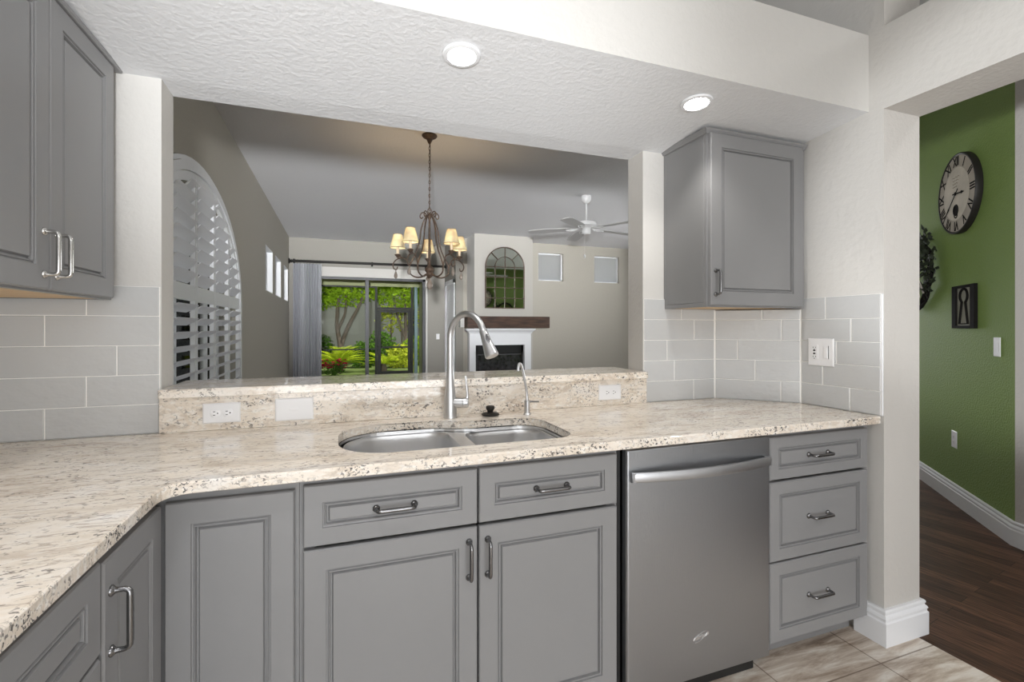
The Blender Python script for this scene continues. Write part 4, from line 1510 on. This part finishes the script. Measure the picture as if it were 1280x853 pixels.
for ang in (98, 170, 242, 314, 26):
    a = math.radians(ang)
    d_ = rv * math.cos(a) + fv * math.sin(a)
    s_ = V3(-d_.y, d_.x, 0)
    o0 = V3(FXC, FYC, 2.612)

    def bp(r, w, tw):
        return o0 + d_ * r + s_ * w + V3(0, 0, tw * w - 0.025 * (r / 0.76))
    b = MB()
    top, bot = [], []
    prof_ = [(0.21, 0.05), (0.24, 0.065), (0.40, 0.075), (0.60, 0.082), (0.73, 0.080), (0.77, 0.064), (0.785, 0.03)]
    edge = [(r, w) for r, w in prof_] + [(r, -w) for r, w in reversed(prof_)]
    b.loft([[bp(r, w, 0.10) for r, w in edge], [bp(r, w, 0.10) + V3(0, 0, 0.007) for r, w in edge]])
    bl_ = b.build('blade', M['fan_blade'], c, smooth=False)
    b = MB()
    for sg in (-1, 1):
        b.tube(smooth_path([o0 + d_ * 0.10 + V3(0, 0, 0.0), o0 + d_ * 0.15 + s_ * (0.03 * sg) + V3(0, 0, -0.012), o0 + d_ * 0.20 + s_ * (0.035 * sg) + V3(0, 0, -0.016 + 0.10 * 0.035 * sg), o0 + d_ * 0.27 + s_ * (0.012 * sg) + V3(0, 0, -0.017)], 4), 0.007, 7)
    b.build('bracket', M['fan'], bl_)
b = MB()
pc = V3(FXC, FYC, 0) - rv * 0.03 - fv * 0.05
for k in range(24):
    b.lathe([(0.0005, -0.004), (0.0035, 0), (0.0005, 0.004)], (pc.x, pc.y, 2.53 - k * 0.012), 6)
b.lathe([(0.002, 2.262), (0.012, 2.25), (0.014, 2.235), (0.008, 2.215), (0.002, 2.205)], (pc.x, pc.y, 0), 12)
b.build('pull_chain', M['fan'], c)

# ------------------------------------------------------------------ things on the green wall
cz, ct, cr = 2.249, 0.805, 0.288
c = thing('wall_clock', GA + GD * ct + V3(0, 0, cz), 'large round vintage wall clock with roman numerals on the green wall', 'clock')
X0 = gxf(ct, cz)
MB().lathe([(cr - 0.012, 0.002), (cr - 0.002, 0.006), (cr, 0.02), (cr, 0.042), (cr - 0.003, 0.047), (cr - 0.010, 0.047), (cr - 0.013, 0.044)], (0, 0, 0), 56, cap0=True, cap1=False, xf=X0).build('rim', M['bronze'], c)
fc = MB().lathe([(0.0, 0.040), (cr - 0.016, 0.040), (cr - 0.016, 0.043), (0.0, 0.043)], (0, 0, 0), 56, xf=X0).build('dial', M['clock_edge'], c)
MB().lathe([(0.0, 0.0432), (cr * 0.66, 0.0432), (cr * 0.66, 0.0440), (0.0, 0.0440)], (0, 0, 0), 48, xf=X0).build('centre_disc', M['clock_face'], fc)
b = MB()
for i, s_ in enumerate(['XII', 'I', 'II', 'III', 'IV', 'V', 'VI', 'VII', 'VIII', 'IX', 'X', 'XI']):
    a = -2 * PI * i / 12
    b.text(s_, 0.092, X0 @ Matrix.Rotation(a, 4, 'Z') @ Matrix.Translation((0, cr * 0.795, 0.0438)) @ Matrix.Scale(0.80, 4, (1, 0, 0)), 0.0006, 0.0, 0.0022)
b.build('numerals', M['ink'], fc, smooth=False)
b = MB()
b.tube([X0 @ V3(0.032 * math.cos(a), -0.118 + 0.036 * math.sin(a), 0.0445) for a in [2 * PI * j / 20 for j in range(20)]], 0.006, 6, cyclic=True)
b.lathe([(0.0, 0.0440), (0.030, 0.0440), (0.030, 0.0448), (0.0, 0.0448)], (0, -0.118, 0), 20, xf=X0)
b.tube([X0 @ V3(0.022 * math.cos(a), -0.152 + 0.022 * math.sin(a), 0.0445) for a in [2 * PI * j / 20 for j in range(20)]], 0.004, 6, cyclic=True)
b.build('subdial', M['ink'], fc)
b = MB()
for k in range(4):
    yy = 0.12 - 0.022 * k
    pts_ = [X0 @ V3(-0.05 + 0.1 * j / 8 * (1 - 0.12 * k), yy + 0.005 * math.sin(j * 2.1 + k), 0.0443) for j in range(9)]
    b.tube(pts_, 0.0016, 5)
b.build('faded_flourish', M['inkfaint'], fc)


def hand(b, ang, L, w):
    R_ = X0 @ Matrix.Rotation(math.radians(-ang), 4, 'Z')
    b.loft([[R_ @ V3(x, y, zz) for x, y in ((-w, -0.045), (w, -0.045), (w, L * 0.62), (w * 2.6, L * 0.72), (0.0015, L), (-0.0015, L), (-w * 2.6, L * 0.72), (-w, L * 0.62))] for zz in (0.047, 0.0495)])


b = MB(); hand(b, 95, 0.125, 0.0042); b.build('hour_hand', M['ink'], c, smooth=False)
b = MB(); hand(b, 229, 0.20, 0.0035); b.lathe([(0.012, 0.046), (0.012, 0.052), (0.0, 0.053)], (0, 0, 0), 16, xf=X0); b.build('minute_hand', M['ink'], c, smooth=False)

# keyhole plaque
kt, kz = 0.84, 1.430
c = thing('keyhole_plaque', GA + GD * kt + V3(0, 0, kz), 'small black-framed keyhole picture below the clock on the green wall', 'picture')
X1 = gxf(kt, kz)
b = MB()
for bx_ in ((-0.165, -0.105, -0.155, 0.155), (0.105, 0.165, -0.155, 0.155), (-0.105, 0.105, 0.135, 0.155), (-0.105, 0.105, -0.155, -0.135)):
    b.box(bx_[0], bx_[1], bx_[2], bx_[3], 0.001, 0.022, 0.002, xf=X1)
b.build('frame', M['ink'], c, smooth=False)
MB().box(-0.106, 0.106, -0.136, 0.136, 0.002, 0.010, xf=X1).build('backing', M['artpaper'], c, smooth=False)
b = MB()
kp = [(-0.062, -0.122), (0.062, -0.122), (0.026, 0.035)] + [(0.055 * math.cos(math.radians(a)), 0.078 + 0.050 * math.sin(math.radians(a))) for a in range(-55, 236, 18)] + [(-0.026, 0.035)]
b.tube([X1 @ V3(x, y, 0.014) for x, y in kp], 0.0085, 6, cyclic=True)
b.build('keyhole_outline', M['ink'], c, smooth=False)

# wreath
wt, wz, wr = 0.02, 1.755, 0.31
c = thing('wall_wreath', GA + GD * wt + V3(0, 0, wz), 'dark leafy twig wreath with a cream ribbon on the green wall', 'wreath')
X2 = gxf(wt, wz)
b = MB()
for k in range(7):
    ph_ = random.random() * 6
    b.tube([X2 @ V3((wr + 0.018 * math.sin(5 * a + ph_)) * math.cos(a), (wr + 0.018 * math.sin(5 * a + ph_)) * math.sin(a), 0.035 + 0.018 * math.cos(5 * a + ph_)) for a in [2 * PI * j / 48 for j in range(48)]], 0.008, 6, cyclic=True)
b.build('twig_ring', M['ink'], c)
b = MB()


def leaf_quad(b, p, d_, up, L, w):
    d_ = d_.normalized()
    s_ = d_.cross(up)
    if s_.length < 1e-3:
        s_ = d_.cross(V3(1, 0.3, 0.2))
    s_.normalize()
    n_ = s_.cross(d_)
    a, e2 = p, p + d_ * L
    m1 = p + d_ * (L * 0.45) + s_ * w + n_ * (0.15 * w)
    m2 = p + d_ * (L * 0.45) - s_ * w + n_ * (0.15 * w)
    mid = p + d_ * (L * 0.5) - n_ * (0.1 * w)
    va, v1, v2, ve, vm = [b.bm.verts.new(q) for q in (a, m1, m2, e2, mid)]
    b._face([va, v1, vm]); b._face([v1, ve, vm]); b._face([va, vm, v2]); b._face([vm, ve, v2])


for k in range(240):
    a = math.radians(random.uniform(-25, 48)) if k < 190 else random.uniform(0, 2 * PI)
    r_ = wr + random.uniform(-0.06, 0.13 if k < 190 else 0.03)
    p = X2 @ V3(r_ * math.cos(a), r_ * math.sin(a), random.uniform(0.03, 0.12))
    d_ = X2.to_3x3() @ V3(math.cos(a) + random.uniform(-1, 1), math.sin(a) + random.uniform(-1, 1), random.uniform(0, 0.9))
    leaf_quad(b, p, d_, V3(random.uniform(-1, 1), random.uniform(-1, 1), random.uniform(-1, 1)), random.uniform(0.05, 0.10), random.uniform(0.012, 0.022))
b.build('leaves', M['leafdark'], c, smooth=False, recalc=False)
b = MB()
for dx, dy, tilt in ((-0.04, 0, -0.05), (0.03, 0.02, 0.06), (0.07, 0.05, 0.10)):
    base_ = V3(0.22 + dx, -0.01 + dy, 0.11)
    L = 0.24
    loops = []
    for j in range(6):
        s_ = j / 5
        cx_ = base_.x + tilt * s_
        cy_ = base_.y - L * s_
        loops.append([X2 @ V3(cx_ - 0.014, cy_, 0.11 + 0.012 * math.sin(4 * s_)), X2 @ V3(cx_ + 0.014, cy_ + 0.006, 0.11 + 0.012 * math.sin(4 * s_)), X2 @ V3(cx_ + 0.014, cy_ + 0.006, 0.113 + 0.012 * math.sin(4 * s_)), X2 @ V3(cx_ - 0.014, cy_, 0.113 + 0.012 * math.sin(4 * s_))])
    b.loft(loops)
for sg in (-1, 1):
    b.tube([X2 @ V3(0.24 + sg * 0.035 + 0.030 * math.cos(a), 0.02 + 0.022 * math.sin(a), 0.125) for a in [2 * PI * j / 14 for j in range(14)]], 0.006, 6, cyclic=True)
b.build('ribbon', M['ribbon'], c)

plate('wall_switch', 'white switch plate on the green wall below the keyhole picture', GA + GD * 1.245 + V3(0, 0, 1.157), GD, GN, 0.076, 0.122, 'switch')
plate('wall_outlet', 'white vertical outlet low on the green wall beneath the keyhole picture', GA + GD * 0.665 + V3(0, 0, 0.445), GD, GN, 0.082, 0.125, 'duplex', horiz=False)

# ------------------------------------------------------------------ outdoors
b = MB(); b.box(-6, 8, 10.36, 13.1, F0 - 0.1, F0 - 0.03)
struct(b.build('floor_lanai', M['lanaifloor'], smooth=False))
b = MB(); b.box(-12, 14, 13.1, 24, F0 - 0.12, F0 - 0.04); b.box(-12, -6.0, -6, 13.1, F0 - 0.12, F0 - 0.04)
struct(b.build('ground_lawn', M['lawn'], smooth=False))
b = MB(); b.box(-6.0, -1.16, -6, 13.1, F0 - 0.12, F0 - 0.04)  # pale ground added to bounce daylight into the shutters
struct(b.build('ground_bounce', M['bounce'], smooth=False))
b = MB(); b.box(-9.3, -9.0, -8, 20, F0 - 0.12, 2.7)  # pale wall added so the gaps between the louvers look bright
struct(b.build('wall_bright_backdrop', M['bounce'], smooth=False))
b = MB(); b.box(-3, 3.5, 10.36, 13.1, 2.62, 2.72); b.box(-3, 3.5, 12.95, 13.1, 2.37, 2.62)
struct(b.build('ceiling_lanai', M['lanai'], smooth=False))
b = MB(); b.box(2.02, 2.2, 10.36, 13.0, F0 - 0.03, 2.62)
struct(b.build('wall_lanai', M['lanai'], smooth=False))
c = thing('screen_enclosure', (0.5, 13.02, F0 - 0.03), 'dark bronze screen enclosure frame with a screen door beyond the glass slider', 'screen enclosure')
zb = F0 - 0.03
for x0_, x1_ in ((-1.9, -1.84), (0.865, 0.925), (1.80, 1.86)):
    MB().box(x0_, x1_, 12.99, 13.04, zb, 2.37).build('post', M['bronze'], c, smooth=False)
MB().box(-1.84, 0.865, 12.995, 13.035, 0.70, 0.735).build('chair_rail', M['bronze'], c, smooth=False)
MB().box(-1.84, 0.865, 12.995, 13.035, 2.33, 2.37).build('top_rail', M['bronze'], c, smooth=False)
MB().box(-1.84, 0.865, 12.995, 13.035, zb, 0.05).build('bottom_rail', M['bronze'], c, smooth=False)
MB().box(0.925, 1.80, 12.995, 13.035, 1.76, 1.82).build('transom', M['bronze'], c, smooth=False)
b = MB()
b.box(0.93, 1.02, 13.0, 13.03, 0.0, 1.755); b.box(1.72, 1.795, 13.0, 13.03, 0.0, 1.755); b.box(1.02, 1.72, 13.0, 13.03, 1.69, 1.755); b.box(1.02, 1.72, 13.0, 13.03, 0.74, 0.785); b.box(1.02, 1.72, 13.0, 13.03, 0.0, 0.13)
b.build('screen_door', M['bronze'], c, smooth=False)
MB().box(1.88, 1.96, 12.9, 13.0, zb, 2.37).build('corner_post', M['teal'], c, smooth=False)

b = MB(); b.box(-9, 10, 20.6, 20.9, F0 - 0.04, 4.2)
struct(b.build('wall_garden', M['stucco'], smooth=False))


def fronds(name, loc, label, cat, n, L, m, rise=0.9, group=None):
    c = thing(name, loc, label, cat, group)
    loc = Vector(loc)
    MB().lathe([(0.10, 0), (0.12, 0.08), (0.09, 0.2), (0.03, 0.26)], loc, 12).build('trunk', M['bark'], c)
    b = MB()
    for k in range(n):
        a = 2 * PI * k / n + random.uniform(-0.15, 0.15)
        el = random.uniform(0.25, 1.25) * rise
        d_ = V3(math.cos(a), math.sin(a), 0)
        prev = None
        for j in range(1, 22):
            s_ = j / 21
            p = loc + V3(0, 0, 0.22) + d_ * (L * s_ * math.cos(el * (1 - 0.35 * s_))) + V3(0, 0, L * (math.sin(el) * s_ - 0.38 * s_ * s_))
            if prev is not None:
                t_ = (p - prev).normalized()
                sd_ = t_.cross(V3(0, 0, 1)).normalized()
                wl = 0.20 * L * math.sin(PI * min(1, s_ * 0.9 + 0.1)) + 0.01
                for sg in (-1, 1):
                    leaf_quad(b, prev, (sd_ * sg + t_ * 0.7 + V3(0, 0, 0.25)), V3(0, 0, 1), wl, 0.009 + 0.006 * L)
            prev = p
    b.build('fronds', m, c, smooth=False, recalc=False)
    return c


def cloud(b, c0, rad, n, L, w, gaps=0.0):
    c0 = Vector(c0)
    for k in range(n):
        while True:
            q = V3(random.uniform(-1, 1), random.uniform(-1, 1), random.uniform(-1, 1))
            if q.length < 1 and q.length > 0.35:
                if mnoise.noise(q * 3.1 + c0) > gaps - 0.35:
                    break
        p = c0 + V3(q.x * rad[0], q.y * rad[1], q.z * rad[2])
        leaf_quad(b, p, V3(random.uniform(-1, 1), random.uniform(-1, 1), random.uniform(-0.9, 0.5)), V3(random.uniform(-1, 1), random.uniform(-1, 1), 1), L * random.uniform(0.6, 1.2), w * random.uniform(0.7, 1.2))


fronds('cycad', (-0.02, 15.1, F0 - 0.04), 'lime green sago palm with arching fronds outside the glass slider, by magenta flowers', 'palm', 40, 1.0, M['lime'], 1.12)
fronds('cycad', (1.25, 15.1, F0 - 0.04), 'smaller yellow-green palm behind the slider mullion and dark screen post', 'palm', 24, 0.75, M['lime'])


def tree(name, loc, trunk, crowns, label, m, n=2600, L=0.13):
    c = thing(name, loc, label, 'tree')
    b = MB()
    for pts_, r_ in trunk:
        sp_ = smooth_path(pts_, 5)
        nn_ = len(sp_)
        b.tube(sp_, [r_ * (1 - 0.55 * i / nn_) for i in range(nn_)], 9)
    b.build('trunk', M['bark'], c)
    b = MB()
    for c0, rad in crowns:
        cloud(b, c0, rad, n, L, L * 0.32, 0.2)
    b.build('crown', m, c, smooth=False, recalc=False)


gz = F0 - 0.05
tree('garden_tree', (0.05, 17.2, gz),
     [([(0.05, 17.2, gz), (0.0, 17.2, 0.7), (-0.10, 17.2, 1.4), (-0.05, 17.1, 2.3)], 0.10),
      ([(0.0, 17.2, 0.6), (0.25, 17.25, 1.3), (0.55, 17.2, 1.9), (0.8, 17.1, 2.5)], 0.075),
      ([(-0.08, 17.2, 1.2), (0.15, 17.15, 1.75), (0.2, 17.1, 2.4)], 0.05)],
     [((0.15, 17.1, 2.75), (1.15, 1.0, 0.75)), ((-0.7, 17.3, 2.6), (0.8, 0.8, 0.7)), ((0.9, 17.2, 3.4), (1.2, 1.0, 0.8)), ((-0.3, 17.3, 3.7), (1.4, 1.2, 0.8))],
     'bright green leafy tree with forked bare trunks in front of the stucco wall', M['leaf'])
tree('garden_tree', (2.3, 18.4, gz),
     [([(2.3, 18.4, gz), (2.35, 18.4, 1.2), (2.3, 18.4, 2.6)], 0.08), ([(2.33, 18.4, 0.9), (2.05, 18.4, 1.7), (1.9, 18.3, 2.5)], 0.05), ([(2.33, 18.4, 1.1), (2.7, 18.4, 2.0), (2.8, 18.4, 2.7)], 0.05)],
     [((2.2, 18.3, 2.75), (1.3, 0.9, 0.8)), ((2.9, 18.3, 3.2), (1.1, 0.9, 0.9)), ((1.6, 18.4, 3.3), (0.9, 0.8, 0.7))],
     'multi-stemmed green tree seen through the upper part of the screen door', M['leaf'])
tree('garden_tree', (2.0, 19.6, gz),
     [([(1.9, 19.6, gz), (1.95, 19.6, 2.0)], 0.05), ([(2.4, 19.6, gz), (2.3, 19.6, 2.0)], 0.05), ([(2.8, 19.5, gz), (2.85, 19.6, 2.0)], 0.05)],
     [((2.3, 19.5, 1.75), (1.0, 0.5, 0.65))],
     'thin-stemmed sparse tree against the wall behind the screen door', M['yellowleaf'], 420, 0.17)


def shrub(name, loc, rad, m, label, n=900, L=0.12, cat='shrub'):
    c = thing(name, loc, label, cat)
    b = MB()
    for k in range(7):
        a = 2 * PI * k / 7
        b.tube([Vector(loc), Vector(loc) + V3(rad[0] * 0.5 * math.cos(a), rad[1] * 0.5 * math.sin(a), rad[2] * 1.2)], [0.012, 0.005], 6)
    b.build('stems', M['bark'], c)
    b = MB()
    cloud(b, Vector(loc) + V3(0, 0, rad[2]), rad, n, L, L * 0.3)
    b.build('foliage', m, c, smooth=False, recalc=False)


shrub('garden_shrub', (0.72, 16.75, gz), (0.46, 0.35, 0.46), M['leafdeep'], 'dark green round bush between the two lime palms')
shrub('garden_shrub', (1.92, 16.35, gz), (0.48, 0.34, 0.40), M['yellowleaf'], 'yellow croton bush low behind the screen door', 700, 0.16)
shrub('garden_shrub', (2.75, 17.3, gz), (0.75, 0.5, 0.56), M['leaf'], 'bushy light green shrub behind the yellow croton', 1200, 0.13)
shrub('garden_shrub', (1.35, 17.6, gz), (0.6, 0.5, 0.62), M['leafdeep'], 'dark green hedge bush in front of the stucco wall beside the screen post', 1200, 0.13)
shrub('garden_shrub', (-0.75, 17.9, gz), (0.6, 0.5, 0.6), M['leafdeep'], 'dark green bush at the foot of the forked tree', 1100, 0.13)
c = thing('flower_bed_plant', (-0.16, 14.15, gz), 'magenta flowering plant in front of the lime sago palm', 'flowers')
b = MB()
for k in range(16):
    b.tube([V3(-0.16, 14.15, gz), V3(-0.16 + random.uniform(-0.32, 0.32), 14.15 + random.uniform(-0.2, 0.2), gz + random.uniform(0.25, 0.5))], [0.008, 0.004], 5)
b.build('stems', M['leafdeep'], c)
b = MB(); cloud(b, (-0.16, 14.15, gz + 0.20), (0.33, 0.22, 0.17), 240, 0.10, 0.02); b.build('leaves', M['leafdeep'], c, smooth=False, recalc=False)
b = MB()
for k in range(34):
    p0 = V3(-0.16 + random.uniform(-0.34, 0.34), 14.12 + random.uniform(-0.22, 0.2), gz + random.uniform(0.12, 0.48))
    for j in range(9):
        a = 2 * PI * j / 9
        leaf_quad(b, p0, V3(math.cos(a), math.sin(a) * 0.7, random.uniform(0.1, 0.7)), V3(0, 0, 1), 0.075, 0.02)
b.build('blooms', M['red'], c, smooth=False, recalc=False)
for i, (yy, xx, rd) in enumerate(((3.2, -4.6, 0.7), (5.2, -4.8, 0.8), (7.6, -5.0, 0.75))):
    shrub('garden_shrub', (xx, yy, gz), (rd * 0.7, rd, rd * 0.62), M['leafdeep'],
          ('green bush outside the arched window nearest the kitchen', 'green bush outside the arched window behind its middle panels', 'green bush outside the arched window behind its far panels')[i], 900, 0.14)

# repeats of one kind share a group phrase
GROUPS = {'wall_cupboard': 'grey wall cupboards', 'recessed_downlight': 'recessed lights in the soffit', 'garden_tree': 'trees beyond the sliding door',
          'garden_shrub': 'shrubs around the house', 'cycad': 'sago palms outside the slider', 'outlet_plate': 'outlets on the granite upstand'}
for o in C.objects:
    if o.parent is None and 'category' in o.keys():
        stem = o.name.split('.')[0]
        if stem in GROUPS:
            o['group'] = GROUPS[stem]
